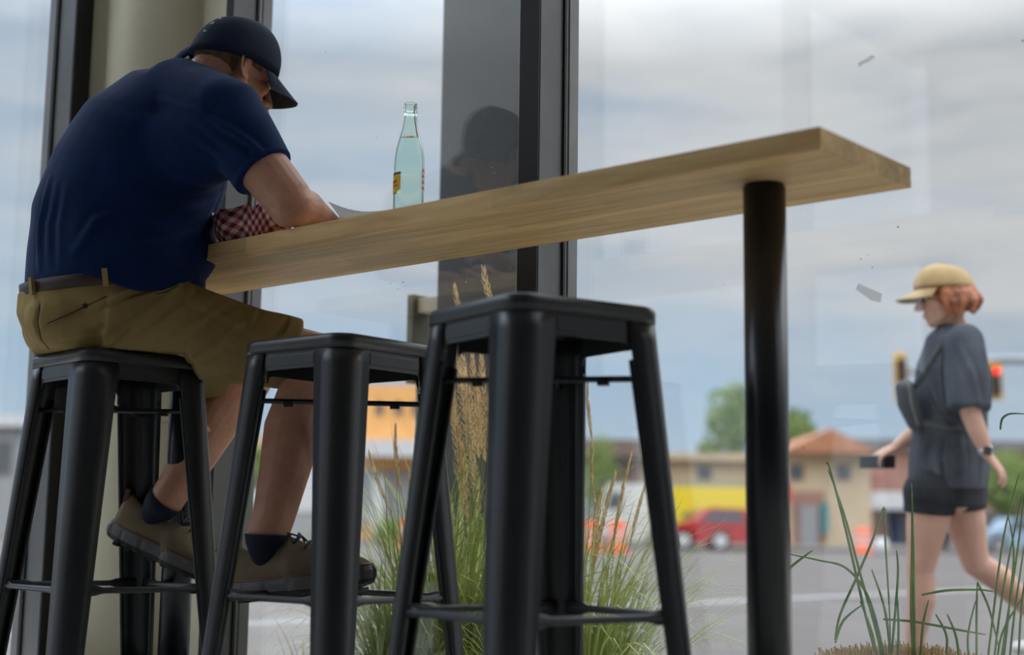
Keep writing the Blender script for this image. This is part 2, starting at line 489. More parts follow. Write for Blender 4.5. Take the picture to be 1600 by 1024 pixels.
STO = [(-2.857, 1.895, -7.0), (-2.232, 2.033, 1.8), (-1.5826, 1.908, -15.9)]
SL = ['black metal bar stool the seated man in navy sits on', 'empty black metal bar stool in the middle with his shoe on its foot rails', 'empty black metal bar stool nearest the camera, in front of the dark mullion']
st0 = make_stool()
for i, (x, y, a) in enumerate(STO):
    st = st0 if i == 0 else copy_tree(st0)
    st.location = (x, y, 0); st.rotation_euler = (0, 0, math.radians(a)); st['label'] = SL[i]
bpy.context.view_layer.update()

# ------------------------------------------------------------------ people
def basis(x, y):
    """columns x (right), y (forward), z (up) from rough vectors"""
    y = y.normalized(); x = (x - y * x.dot(y)).normalized(); z = x.cross(y)
    return Matrix(((x.x, y.x, z.x), (x.y, y.y, z.y), (x.z, y.z, z.z)))


def head_shapes(mb, c, B, k=1.0, fem=False):
    """x right, y forward, z up about the point between the ears"""
    def T(p): return c + B @ (V(p) * k)
    def E(p, r): mb.ell(T(p), (r[0] * k, r[1] * k, r[2] * k), B, 20)
    E((0, -.012, .032), (.074, .094, .076)); E((0, .028, .028), (.066, .066, .064)); E((0, .035, -.03), (.055, .056, .075))
    jw = .042 if fem else .05
    mb.loft([T((-jw - .008, -.005, -.045)), T((-jw + .006, .035, -.082)), T((0, .072, -.097)), T((jw - .006, .035, -.082)), T((jw + .008, -.005, -.045))], .024 * k, .02 * k, side=B @ V((0, 0, 1)))
    E((0, .074, -.093), (.02, .017, .016))
    E((0, .085, .016), (.045, .012, .010))                        # brow
    mb.loft([T((0, .090, .012)), T((0, .104, -.01)), T((0, .116, -.032))], [.008 * k, .009 * k, .012 * k], side=B @ V((1, 0, 0)), n=12)
    for s in (-1, 1):
        E((s * .011, .101, -.036), (.009, .011, .008)); E((s * .036, .068, -.018), (.02, .018, .018))
        # ear
        ring = [T((s * (.0795 - .007 * math.cos(a)), -.010 + .0165 * math.cos(a) - .005 * math.sin(a), -.004 + .0295 * math.sin(a))) for a in [2 * PI * i / 16 for i in range(13)]]
        mb.loft(ring, .0036 * k, n=8, side=B @ V((1, 0, 0)))
        mb.loft([T((s * .0775, -.013, -.02)), T((s * .080, -.014, 0)), T((s * .0785, -.006, .016))], .003 * k, n=8)
        mb.ell(T((s * .0735, -.008, -.004)), (.004 * k, .015 * k, .026 * k), B, 12)
        mb.ell(T((s * .0765, .001, -.031)), (.005 * k, .008 * k, .010 * k), B, 12)
    E((0, .091, -.060), (.023, .010, .006)); E((0, .089, -.071), (.019, .011, .006))


def eyes(name, c, B, k, parent):
    for s in (-1, 1):
        w = MB(); w.ell(c + B @ (V((s * .031, .083, .0)) * k), (.0115 * k,) * 3, B, 14)
        o = w.obj('eye', M_white, smooth=True); keep(o, parent)
        w = MB(); w.ell(c + B @ (V((s * .031, .0935, -.001)) * k), (.0045 * k, .002 * k, .0045 * k), B, 10)
        keep(w.obj('iris', M_gasket, smooth=True), o)


def hand_shapes(mb, wrist, palm_dir, normal, side, L=.185, curl=(.25, .3, .35, .4), spread=.12, thumb=.7):
    """normal = back of the hand, side = +1 when the thumb is along y = n x d"""
    d = palm_dir.normalized(); n = (normal - d * normal.dot(d)).normalized(); t = n.cross(d) * side
    k = L / .185
    pc = wrist + d * .048 * k
    mb.loft([wrist - d * .01, wrist + d * .02 * k, pc + d * .012 * k, wrist + d * .088 * k], [.026 * k, .033 * k, .040 * k, .038 * k], [.018 * k, .016 * k, .014 * k, .011 * k], side=t, n=16)
    lens = (.070, .080, .074, .058)
    for i in range(4):
        off = (1.5 - i) * .0195 * k
        base = wrist + d * (.084 - (.004 if i in (0, 3) else 0) - (.005 if i == 3 else 0)) * k + t * off
        a = curl[i]; dd = (d + t * (1.5 - i) * spread).normalized()
        pts = [base]; cur = base; ang = a * .5
        for f in (.45, .32, .23):
            v = dd * math.cos(ang) - n * math.sin(ang); cur = cur + v * lens[i] * f * k; pts.append(cur); ang += a
        mb.loft(pts, [.0088 * k, .0084 * k, .0078 * k, .0066 * k], side=t, n=10)
    b = wrist + d * .028 * k + t * .026 * k - n * .004 * k
    v1 = (d * .75 + t * thumb - n * .25).normalized(); v2 = (d * .95 + t * thumb * .45 - n * .35).normalized()
    mb.loft([b, b + v1 * .038 * k, b + v1 * .038 * k + v2 * .030 * k, b + v1 * .038 * k + v2 * .052 * k], [.0125 * k, .0105 * k, .0095 * k, .0075 * k], side=n, n=10)


FH = V((CF.x, CF.y, 0)).normalized(); UP = V((0, 0, 1))
RT = math.radians(62)
fm = V((math.cos(RT), math.sin(RT), 0)); rm = V((math.sin(RT), -math.cos(RT), 0))     # the man's forward and right


def press_folds(o, segs, extra=None):
    """raise or sink creases along lines drawn over the cloth as seen from the front"""
    from mathutils.bvhtree import BVHTree
    me = o.data; bv = BVHTree.FromPolygons([v.co[:] for v in me.vertices], [p.vertices[:] for p in me.polygons])
    lines = []
    for pix, h, w in segs:
        pts = []
        for (x0, y0), (x1, y1) in zip(pix, pix[1:]):
            for i in range(9):
                t = i / 8; d = P(x0 + (x1 - x0) * t, y0 + (y1 - y0) * t, 1) - EYE
                q = bv.ray_cast(EYE, d.normalized())[0]
                if q is not None: pts.append(q)
        if len(pts) > 2: lines.append((pts, h, w))
    ns = [v.normal.copy() for v in me.vertices]
    for v, n in zip(me.vertices, ns):
        d = 0
        for pts, h, w in lines:
            if (v.co - pts[len(pts) // 2]).length > (pts[0] - pts[-1]).length * .7 + 4 * w: continue
            best = 9; bt = 0; m = len(pts) - 1
            for i in range(m):
                ab = pts[i + 1] - pts[i]; L2 = ab.length_squared
                t = max(0, min(1, (v.co - pts[i]).dot(ab) / L2)) if L2 else 0; q = (v.co - pts[i] - ab * t).length
                if q < best: best = q; bt = (i + t) / m
            if best < 3 * w: d += h * (math.exp(-(best / w) ** 2) - .45 * math.exp(-((best - 1.6 * w) / (w * .8)) ** 2)) * math.sin(PI * (.1 + .8 * bt))
        if extra: d += extra(v.co)
        v.co = v.co + n * d
    me.update(); return o


def squash_seat(co, z=.7615, r=.16, c=None):
    """cloth lying on the stool seat flattens against it"""
    c = c or V((STO[0][0], STO[0][1], 0)); a = math.radians(STO[0][2])
    d = co - c; x = d.x * math.cos(a) + d.y * math.sin(a); y = -d.x * math.sin(a) + d.y * math.cos(a)
    if co.z < z and abs(x) < r and abs(y) < r and co.z > z - .09: return z
    return co.z


man = empty('person', (STO[0][0], STO[0][1], .762), 'man in navy cap, navy polo and khaki shorts sitting hunched over the counter', 'person')
bpy.context.view_layer.update()
HC = P(364, 110, 3.37)
cm = lambda r, f, u: CR * r + CF * f + CU * u
HB = basis(cm(.62, -.78, .05), cm(.70, .60, -.38))
shR = P(346, 180, 3.21); elR = P(458, 322, 3.12); wrR = P(515, 350, 3.34)
shL = shR - rm * .40 + UP * .01; elL = P(285, 352, 3.62); wrL = P(334, 366, 3.46)
hipR = P(170, 500, 3.24); knR = P(503, 562, 3.345); anR = P(418, 838, 3.09)
hipL = hipR - rm * .20; knL = P(385, 592, 3.62); anL = P(262, 782, 3.45)

b = MB()
tors = [P(150, 500, 3.32), P(184, 440, 3.33), P(192, 370, 3.35), P(210, 300, 3.37), P(243, 230, 3.39), P(285, 175, 3.40), P(318, 145, 3.40)]
b.loft(tors, [.17, .175, .18, .18, .19, .17, .09], [.16, .17, .17, .17, .16, .12, .07], side=rm, n=24)
b.loft([P(310, 140, 3.40), HC + HB @ V((0, -.045, -.075)), HC + HB @ V((0, -.035, -.01))], [.078, .070, .060], side=rm)
head_shapes(b, HC, HB, 1.0)
b.loft([shR, shR.lerp(elR, .5), elR - (elR - shR).normalized() * .015, elR], [.062, .060, .054, .048], n=18)
b.loft([elR, elR.lerp(wrR, .25) + V((0, 0, .004)), elR.lerp(wrR, .6), wrR], [.048, .050, .041, .029], [.046, .046, .036, .022], side=V((1, 0, 0)), n=18)
b.ell(elR + V((-.004, -.012, -.012)), (.040, .040, .038))
b.loft([shL, shL.lerp(elL, .5), elL], [.055, .05, .042], n=16)
b.loft([elL, elL.lerp(wrL, .4), wrL], [.04, .04, .027], [.038, .037, .02], side=V((1, 0, 0)), n=16)
hand_shapes(b, wrR, V((.30, .85, .10)), UP, -1, curl=(.3, .35, .42, .5))
hand_shapes(b, wrL, V((.75, .6, .02)), UP, 1, curl=(.35, .4, .45, .55))
# legs
b.loft([hipR + UP * .01, hipR.lerp(knR, .5) + UP * .012, hipR.lerp(knR, .8) + UP * .004, knR], [.075, .066, .064, .062], [.072, .064, .062, .060], n=20)
b.loft([hipL + UP * .01, hipL.lerp(knL, .5) + UP * .01, knL], [.075, .066, .062], n=20)


def place(toe, heel, up_hint, flip=1):
    """matrix that sets a sole (y axis) from heel to toe"""
    y = (toe - heel).normalized(); z = (up_hint - y * up_hint.dot(y)).normalized(); x = y.cross(z)
    c = (toe + heel) / 2
    return Matrix(((x.x, y.x, z.x, c.x), (x.y, y.y, z.y, c.y), (x.z, y.z, z.z, c.z), (0, 0, 0, 1)))


MR = place(P(596, 918, 3.00), P(352, 942, 3.10), UP) @ Matrix.Diagonal((1.12, 1.12, 1.25, 1))
ML = place(P(360, 926, 3.42), P(164, 838, 3.47), UP) @ Matrix.Diagonal((1.12, 1.12, 1.25, 1))


def shin(k, a, back, Mx):
    ax = (a - k)
    b.ell(k, (.062, .062, .06)); b.ell(k - back * .018 + ax * .02, (.05, .05, .055))
    b.loft([k, k + ax * .22 + back * .012, k + ax * .42 + back * .016, k + ax * .68 + back * .006, k + ax * .88, a, Mx @ V((0, -.068, .075)), Mx @ V((0, -.04, .055))], [.060, .066, .068, .056, .048, .046, .029, .022], [.060, .062, .062, .050, .044, .044, .027, .02], n=20, side=back)


def body_lim(c, n):
    d = c - V((STO[0][0], STO[0][1], 0)); f = d.dot(fm)
    return V((c.x, c.y, max(c.z, squash_seat(c, .772), .785 - 1.3 * max(0, f - .10)))) if c.z > .6 and d.length < 1.2 and abs(d.dot(rm)) < .35 and f < .3 else None


shin(knR, anR, -CR, MR); shin(knL, anL, -CR, ML)
body = b.organic('body', M_skin, voxel=.0033, smooth=5, post=body_lim)
keep(body, man)
eyes('eyes', HC, HB, 1.0, man)

# cap
def cap_shapes(c, B, k, rx=.092, ryf=.112, h=.126, n=40):
    rings = []
    for i in range(15):
        t = i / 14; th = t * PI / 2; rr = math.cos(th) ** .8 if i < 14 else .01; zz = math.sin(th) ** .95
        rg = []
        for j in range(n):
            a = 2 * PI * j / n; x = math.cos(a); y = math.sin(a)
            rim = .012 + .018 * y                                  # rim sits higher over the brow
            px = rx * x * rr; py = -.004 + ryf * y * rr * (1 if y > 0 else .98)
            # panels give a slightly faceted crown
            q = 1 + .012 * abs(math.sin(3 * a)) * rr
            rg.append(c + B @ (V((px * q, py * q, rim + (h - rim * .6) * zz)) * k))
        rings.append(rg)
    return rings


def bill_mesh(c, B, k, w=.084, L=.078, drop=.022, tilt=.02, z0=.03, th=.0035):
    mb = MB(); top = []; bot = []
    nu, nv = 22, 8
    for v in range(nv + 1):
        r1 = []; r2 = []
        for u in range(nu + 1):
            a = PI * (.13 + .74 * u / nu); x = math.cos(a)
            yb = .102 * math.sin(a) ** .9 * 1.0 - .004
            e = v / nv; y = yb + L * e * (math.sin(PI * min(1, max(0, .02 + .96 * u / nu))) ** .42)
            X = x * (w + .006) * (1 + .02 * e); z = z0 - drop * (x * x) * (1 + .4 * e) - tilt * e
            r1.append(c + B @ (V((X, y, z)) * k)); r2.append(c + B @ (V((X, y, z - th)) * k))
        top.append(r1); bot.append(r2)
    rings = [a + list(reversed(b_)) for a, b_ in zip(top, bot)]
    mb.quadgrid(rings, cap=True)
    return mb


def letters(txt, c, B, size, m, parent, name='cap_lettering'):
    cu = bpy.data.curves.new('t', 'FONT'); cu.body = txt; cu.size = size; cu.extrude = .0006; cu.align_x = 'CENTER'; cu.align_y = 'CENTER'; cu.space_character = 1.25
    o = bpy.data.objects.new('t', cu); COL.objects.link(o)
    dg = bpy.context.evaluated_depsgraph_get(); dg.update()
    me = bpy.data.meshes.new_from_object(o.evaluated_get(dg)); bpy.data.objects.remove(o)
    me.transform(Matrix.Translation(c) @ B.to_4x4())
    o = link(name, me, m, None, False)
    return o


mb = MB(); mb.quadgrid(cap_shapes(HC, HB, 1.0)); capo = mb.obj('cap', M_cap, smooth=True); keep(capo, man)
bl = bill_mesh(HC, HB, 1.0, w=.086, L=.085, drop=.024, tilt=.03, z0=.032).obj('bill', M_cap, smooth=True); keep(bl, capo)
bl.data.materials.append(M_billu)
dn = HB @ V((0, 0, -1))
bl.data.update()
for p in bl.data.polygons:
    if p.normal.dot(dn) > .3: p.material_index = 1
mb = MB(); mb.ell(HC + HB @ V((0, -.004, .131)), (.008, .008, .004), HB, 12); keep(mb.obj('button', M_cap, smooth=True), capo)
# writing across the back of the cap
zb = (HB @ V((0, -.72, .70))); xb = HB @ V((-1, 0, 0)); yb = zb.cross(xb)
for i, ch in enumerate('TOPO'):
    a = math.radians(-30 + i * 17)
    dirv = HB @ V((math.cos(a) * .0 + .50 * math.cos(a * .3), -.80 * math.cos(a * .5), 0)).normalized()
    ang = math.radians(14 + i * 15)
    pl = V((.30, -math.cos(ang) * .954, 0))
    q = HC + HB @ V((.092 * .30 * math.cos(ang), -.004 - .1125 * .95 * math.cos(ang) , .006 + (.112 - .0) * math.sin(ang) ** .9))
    nrm = (HB @ V((.30 * math.cos(ang), -.95 * math.cos(ang), math.sin(ang)))).normalized()
    xx = (HB @ V((0, .3, .95))); xx = (xx - nrm * xx.dot(nrm)).normalized(); yy = nrm.cross(xx)
    Bm = Matrix(((xx.x, yy.x, nrm.x), (xx.y, yy.y, nrm.y), (xx.z, yy.z, nrm.z)))
    keep(letters(ch, q + nrm * .003, Bm, .013, M_white, capo), capo)

# hair below the cap
mb = MB()
mb.ell(HC + HB @ V((0, -.013, .030)), (.0772, .0975, .080), HB, 48)
Bi = HB.transposed()
for f in list(mb.bm.faces):
    q = Bi @ (f.calc_center_median() - HC)
    if q.z < -.034 - .25 * max(0, -q.y - .06) * 0 or q.y > .040 or (q.y > -.024 and q.z < .005 and q.y < .010) or (q.y > .010 and q.z < .002) or q.z > .035: mb.bm.faces.remove(f)
hr = mb.obj('hair', M_hairm, smooth=True); keep(hr, man)
sd = hr.modifiers.new('s', 'SOLIDIFY'); sd.thickness = .003; sd.offset = -1

# polo shirt
wc = P(176, 447, 3.33); wax = (UP - fm * .14 + rm * .05).normalized()
b = MB()
tors = [P(176, 475, 3.33), P(184, 420, 3.34), P(193, 355, 3.36), P(214, 288, 3.37), P(246, 228, 3.39), P(284, 178, 3.40), P(322, 142, 3.41)]
b.loft(tors, [.212, .212, .207, .205, .215, .205, .085], [.199, .206, .212, .204, .192, .150, .085], side=rm, n=32, dome=False)
b.ell(shR + V((0, 0, .002)), (.092, .092, .088)); b.ell(shL, (.085, .085, .08))
hemR = P(411, 268, 3.155)
b.loft([shR + UP * .008, shR.lerp(hemR, .5) + V((0, 0, .006)), hemR], [.092, .083, .0735], [.088, .080, .068], n=24, dome=False)
eL = shL.lerp(elL, .62)
b.loft([shL, eL], [.083, .068], n=20, dome=False)
b.loft([P(285, 178, 3.33), shR], [.13, .092], n=20); b.loft([P(262, 235, 3.30), shR + (hemR - shR) * .35], [.13, .085], n=20)
b.loft([P(312, 140, 3.40), P(326, 118, 3.405)], [.085, .073], [.080, .068], side=rm, n=20, dome=False)
b.ell(P(255, 395, 3.34), (.13, .13, .10))


def shirt_hem(c, n):
    q = c - wc; h = q.dot(wax); f = q.dot(fm); t = max(0, min(1, (f + .09) / .15)); t = t * t * (3 - 2 * t)
    lim = .010 - .045 * t
    return c + wax * (lim - h) if h < lim else None


sh = b.organic('polo_shirt', M_navy, voxel=.006, smooth=16, post=shirt_hem)
press_folds(sh, [([(250, 155), (320, 178), (390, 222), (432, 262)], .006, .008), ([(262, 190), (310, 215), (352, 250)], .004, .010), ([(330, 200), (375, 225), (425, 262)], -.004, .008),
                 ([(118, 395), (150, 345), (205, 325)], .006, .012), ([(78, 280), (62, 350), (62, 420)], .007, .010), ([(96, 290), (84, 350), (86, 420)], -.004, .010),
                 ([(190, 395), (260, 380), (320, 360)], .007, .012), ([(210, 340), (270, 335), (335, 318)], .006, .011), ([(288, 410), (315, 370), (345, 310)], -.005, .010), ([(225, 270), (285, 300), (340, 300)], .004, .014),
                 ([(140, 170), (200, 190), (262, 190)], .003, .016)],
            lambda c: .0018 * noise.noise(c * 13) + .003 * noise.noise(V((c.x * 4, c.y * 4, c.z * 9))))
keep(sh, man)
# collar
nk = HC + HB @ V((0, -.045, -.075)); c0 = P(320, 131, 3.405); ax = (nk - c0).normalized(); ax = (ax + UP * .2).normalized()
mb = MB(); xr = (rm - ax * rm.dot(ax)).normalized(); yr = ax.cross(xr); rings = []
for r_, h_ in ((.079, -.012), (.078, .02), (.0795, .036), (.083, .036), (.094, .012), (.098, -.008), (.094, -.012)):
    rings.append([c0 + ax * (h_ + .012 * math.cos(a)) + xr * r_ * math.cos(a) + yr * r_ * .95 * math.sin(a) for a in [2 * PI * j / 36 for j in range(36)]])
mb.quadgrid(rings, cap=False); co_ = mb.obj('collar', M_navy, smooth=True); keep(co_, sh)
# sleeve hem band
mb = MB(); ax = (hemR - shR).normalized()
mb.loft([hemR - ax * .022, hemR - ax * .001, hemR + ax * .004], [.0735, .0733, .071], [.0678, .0676, .066], n=32, dome=False)
keep(mb.obj('sleeve_band', M_navy, smooth=True), sh)

# shorts
b = MB()
b.loft([P(176, 440, 3.33), P(166, 468, 3.33), P(158, 500, 3.33), P(162, 520, 3.33)], [.190, .198, .198, .175], [.196, .200, .19, .17], side=rm, n=32)
b.ell(P(112, 500, 3.22), (.105, .105, .08)); b.ell(P(114, 500, 3.22) - rm * .19, (.105, .105, .08))
hem = hipR.lerp(knR, .88)
thd = (knR - hipR).normalized()
b.loft([hipR + V((0, 0, .01)), hipR.lerp(knR, .3) + V((0, 0, .012)), hipR.lerp(knR, .55), hipR.lerp(knR, .72), hem], [.12, .112, .098, .09, .086], [.12, .108, .094, .086, .082], side=UP, n=28, dome=False)
hemL = hipL.lerp(knL, .84)
b.loft([hipL + V((0, 0, .01)), hipL.lerp(knL, .5), hemL], [.118, .102, .088], side=UP, n=24, dome=False)


def shorts_lim(c, n):
    q = c - wc; h = q.dot(wax)
    if h > -.004: c = c - wax * (h + .004)
    d = c - V((STO[0][0], STO[0][1], 0)); f = d.dot(fm)
    z = squash_seat(c, .7612)
    z = max(z, .7612 + .1 * max(0, -f - .16) - 1.3 * max(0, f - .13))
    return V((c.x, c.y, z))


shorts = b.organic('shorts', M_khaki, voxel=.006, smooth=7, post=shorts_lim)
press_folds(shorts, [([(148, 558), (200, 510), (290, 442)], .008, .007), ([(214, 522), (270, 480), (335, 436)], -.007, .008), ([(250, 548), (320, 495), (398, 448)], .008, .009), ([(130, 490), (200, 462), (275, 440)], -.007, .007),
                     ([(330, 562), (372, 515), (402, 470)], .007, .008), ([(392, 505), (402, 480), (414, 455)], .010, .006), ([(418, 548), (440, 515), (458, 484)], -.006, .007), ([(285, 585), (320, 550), (352, 520)], -.006, .009),
                     ([(72, 508), (110, 492), (150, 470)], -.007, .006), ([(100, 530), (160, 520), (205, 490)], .006, .008), ([(180, 440), (230, 430), (285, 428)], .005, .007), ([(290, 432), (300, 455), (292, 470)], .008, .007),
                     ([(63, 470), (57, 505), (66, 540)], -.006, .005), ([(300, 470), (360, 500), (420, 530)], .004, .010)],
            lambda c: .0025 * noise.noise(c * 15))
for v in shorts.data.vertices: v.co.z = squash_seat(v.co, .7612)
keep(shorts, man)
# belt follows the top of the shorts
wx = (rm - wax * rm.dot(wax)).normalized(); wy = wax.cross(wx)
mb = MB(); rings = []
for r_, h_ in ((.000, -.015), (.0055, -.014), (.0055, .014), (.000, .015)):
    rings.append([wc + wax * h_ + wx * (.197 + r_) * math.cos(a) + wy * (.203 + r_) * math.sin(a) for a in [2 * PI * j / 72 for j in range(72)]])
mb.quadgrid(rings, cap=False); belt = mb.obj('belt', M_belt, smooth=True); keep(belt, man)
for a in (-10, 128, 172, 205, 222, 300):
    a = math.radians(a); rad = (wx * math.cos(a) + wy * math.sin(a)); tn = (-wx * math.sin(a) + wy * math.cos(a))
    cpt = wc + wx * .2085 * math.cos(a) + wy * .2145 * math.sin(a)
    Bm = Matrix(((tn.x, rad.x, wax.x), (tn.y, rad.y, wax.y), (tn.z, rad.z, wax.z)))
    keep(MB().box(cpt, (.012, .010, .040), M=Bm, bev=.001).obj('belt_loop', M_khaki), shorts)


def to_surface(o, p, d):
    """where a line from p along d meets o"""
    iv = o.matrix_world.inverted(); ok, loc, nr, _ = o.ray_cast(iv @ p, (iv.to_3x3() @ d).normalized())
    return (o.matrix_world @ loc, (o.matrix_world.to_3x3() @ nr).normalized()) if ok else (None, None)


bpy.context.view_layer.update()


def strip_on(o, pix, r, m, name, parent, lift=.0005, n=30, sc=1):
    pts = []
    for (a, b_) in zip(pix, pix[1:]):
        for i in range(n // (len(pix) - 1)):
            t = i / (n // (len(pix) - 1)); px = a[0] + (b_[0] - a[0]) * t; py = a[1] + (b_[1] - a[1]) * t
            q, nr = to_surface(o, EYE, P(px, py, 1) - EYE)
            if q is not None: pts.append(q + nr * lift)
    if len(pts) > 2:
        mb = MB(); mb.loft(pts, r, r * .5, n=6, dome=False, side=UP); ob = mb.obj(name, m, smooth=True); keep(ob, parent); return ob


strip_on(shorts, [(62, 475), (58, 500), (64, 530), (78, 547)], .0012, M_belt, 'seam', shorts)
strip_on(shorts, [(74, 506), (105, 492), (140, 476), (170, 462)], .0013, M_belt, 'pocket_seam', shorts)
strip_on(shorts, [(282, 436), (276, 448), (262, 456), (240, 460)], .0013, M_belt, 'pocket_seam', shorts)
strip_on(shorts, [(455, 486), (450, 510), (440, 525)], .0009, M_belt, 'hem_stitching', shorts)
q, nr = to_surface(shorts, EYE, P(133, 478, 1) - EYE)
if q is not None:
    mb = MB(); mb.ell(q, (.006, .006, .006)); keep(mb.obj('pocket_button', M_sole, smooth=True), shorts)
q, nr = to_surface(shorts, EYE, P(276, 440, 1) - EYE)
if q is not None:
    mb = MB(); mb.ell(q, (.004, .006, .004)); keep(mb.obj('pocket_lining', M_white, smooth=True), shorts)


# shoes
def outline(L, w, n=96, s=1):
    """outline of a shoe sole, x right, y forward from the heel"""
    out = []
    for i in range(n):
        a = 2 * PI * i / n; y = math.cos(a); x = math.sin(a)
        yy = y * L / 2
        ww = w * (.82 + .18 * math.sin((yy / L + .18) * PI)) * (1 if yy > 0 else .86 + .0 * yy)
        if -.28 * L < yy < .08 * L: ww *= 1 - .10 * math.cos((yy / L + .1) * PI / .36) ** 2
        ex = abs(x) ** .72 * (1 if x >= 0 else -1)
        out.append((ex * ww / 2 + s * .008 * (1 if yy > 0 else .2) * yy / L * 2, yy))
    return out


def shoe(parent, M, s, foot_label=None):
    """M: matrix from shoe space (sole bottom z=0, y forward) to world"""
    L, w = .305, .108
    ol = outline(L, w, 96, s)
    def rz(y): t = (y / L + .5); return .010 * max(0, t - .78) ** 1.3 * 18 * .35 + .004 * max(0, .12 - t) * 8
    up = MB(); rings = []
    def top(y):
        t = y / L + .5
        pts = [(0, .080), (.06, .094), (.16, .085), (.26, .078), (.36, .092), (.44, .104), (.55, .088), (.70, .070), (.85, .058), (.95, .046), (1, .032)]
        for (a, za), (b_, zb_) in zip(pts, pts[1:]):
            if t <= b_: return za + (zb_ - za) * (t - a) / (b_ - a)
        return .03
    N_ = 26
    for i in range(N_ + 1):
        t = .004 + .992 * (i / N_); a = math.acos(max(-1, min(1, 2 * t - 1))); y = (t - .5) * (L - .012)
        xs = [x for x, yy in ol if abs(yy - y * L / (L - .012)) < .012]
        wl, wr = min(xs), max(xs); tz = top(y); cx = (wl + wr) / 2; hw = (wr - wl) / 2 - .002
        ta = .42 if t > .12 else .42 + .2 * (.12 - t) * 8
        rg = []
        for j in range(24):
            an = 2 * PI * j / 24; c, s_ = math.cos(an), math.sin(an)
            zz = .026 + (tz - .026) * (max(0, s_) ** .75); ww = hw * (1 - (1 - ta) * max(0, s_) ** 2.2)
            if t < .3: ww = hw * (1 - .32 * max(0, s_) ** 1.6)
            if s_ < 0: zz = .024
            rg.append(V((cx + c / max(abs(c), .35 if s_ > 0 else 1) * ww * (abs(c) if s_ > 0 else abs(c)), y, zz + rz(y))) if False else V((cx + c * ww, y, zz + rz(y))))
        rings.append(rg)
    up.quadgrid(rings); up.xform(M)
    U_ = up.obj('shoe', M_knit, smooth=True); keep(U_, parent)
    ms = MB()
    def lay(z, k, groove=0):
        out = []
        for i, (x, y) in enumerate(ol):
            g = 1 - (.045 if groove and (i % 6 == 0) else 0)
            out.append(V((x * k * g, y * k ** .5 * (g if abs(y) > .13 else 1), z + rz(y))))
        return out
    ms.quadgrid([lay(.009, 1.0), lay(.010, 1.05, 1), lay(.022, 1.07, 1), lay(.030, 1.02), lay(.031, .96)])
    ms.xform(M); keep(ms.obj('midsole', M_mid, smooth=False), U_)
    so = MB(); so.quadgrid([lay(0, .93), lay(.002, .98), lay(.0092, 1.03, 1), lay(.0105, 1.0)])
    for i in range(9):
        y = -.12 + i * .029; so.bx(-.035, .035, y, y + .012, -.004, .003)
    so.xform(M); keep(so.obj('outsole', M_sole), U_)
    wl_ = MB(); wl_.quadgrid([lay(.030, 1.0), lay(.0325, 1.005), lay(.034, .985), lay(.0345, .9)], cap=False); wl_.xform(M); keep(wl_.obj('welt', M_leather, smooth=True), U_)
    la = MB()
    for i in range(5):
        y = .002 + i * .022; z = top(y) + .0045 + rz(y)
        la.loft([(-.024, y, z - .010), (-.012, y + .003, z - .001), (0, y + .005, z + .001), (.012, y + .003, z - .001), (.024, y, z - .010)], .0024, n=8)
    la.loft([(0, .0, top(0) + .006), (.02, -.012, top(0) + .012), (.034, .006, top(0) - .008), (.02, .014, top(0) + .002), (0, .002, top(0) + .006)], .0018, n=6)
    la.loft([(0, .0, top(0) + .006), (-.02, -.008, top(0) + .012), (-.034, .010, top(0) - .010)], .0018, n=6)
    la.xform(M); keep(la.obj('laces', M_sole, smooth=True), U_)
    hl = MB(); hl.box((0, -L / 2 + .010, .084), (.020, .012, .038), M=Matrix.Rotation(.18, 3, 'X'), bev=.003); hl.xform(M); keep(hl.obj('heel_tab', M_leather), U_)
    return U_


shoe(man, MR, 1); shoe(man, ML, -1)
for an, kk, Mx in ((anR, knR, MR), (anL, knL, ML)):
    s_ = MB(); d_ = (kk - an).normalized(); t0 = Mx @ V((0, -.064, .05)); t1 = Mx @ V((0, -.068, .078)); t2 = an + d_ * .004
    s_.loft([t0, t1, t1.lerp(t2, .5), t2], [.028, .038, .0475, .0510], [.024, .037, .0445, .0485], n=24, dome=False, side=CR)
    keep(s_.obj('sock', M_sock, smooth=True), man)

# ------------------------------------------------------------------ things on the counter
def check_mat():
    m = bpy.data.materials.new('red and white checked paper'); m.use_nodes = True; nt = m.node_tree; N = nt.nodes; L = nt.links; b = principled(m)
    tc = N.new('ShaderNodeTexCoord'); mp = N.new('ShaderNodeMapping'); mp.inputs['Rotation'].default_value = (0, 0, PI / 4); mp.inputs['Scale'].default_value = (1, 1, 1)
    L.new(tc.outputs['UV'], mp.inputs[0])
    sp = N.new('ShaderNodeSeparateXYZ'); L.new(mp.outputs[0], sp.inputs[0])
    res = []
    for k in (0, 1):
        q = N.new('ShaderNodeMath'); q.operation = 'MULTIPLY'; q.inputs[1].default_value = 55; L.new(sp.outputs[k], q.inputs[0])
        w = N.new('ShaderNodeMath'); w.operation = 'FRACT'; L.new(q.outputs[0], w.inputs[0])
        g = N.new('ShaderNodeMath'); g.operation = 'GREATER_THAN'; g.inputs[1].default_value = .5; L.new(w.outputs[0], g.inputs[0]); res.append(g.outputs[0])
    a = N.new('ShaderNodeMath'); a.operation = 'ADD'; L.new(res[0], a.inputs[0]); L.new(res[1], a.inputs[1])
    h = N.new('ShaderNodeMath'); h.operation = 'MULTIPLY'; h.inputs[1].default_value = .5; L.new(a.outputs[0], h.inputs[0])
    r = N.new('ShaderNodeValToRGB'); e = r.color_ramp.elements; e[0].position = 0; e[0].color = (.62, .58, .56, 1); e[1].position = 1; e[1].color = (.18, .008, .012, 1)
    x = e.new(.5); x.color = (.50, .16, .15, 1); r.color_ramp.interpolation = 'CONSTANT'; e[1].position = .4; e[2].position = .9
    L.new(h.outputs[0], r.inputs[0]); L.new(r.outputs[0], b.inputs['Base Color']); b.inputs['Roughness'].default_value = .7
    return m


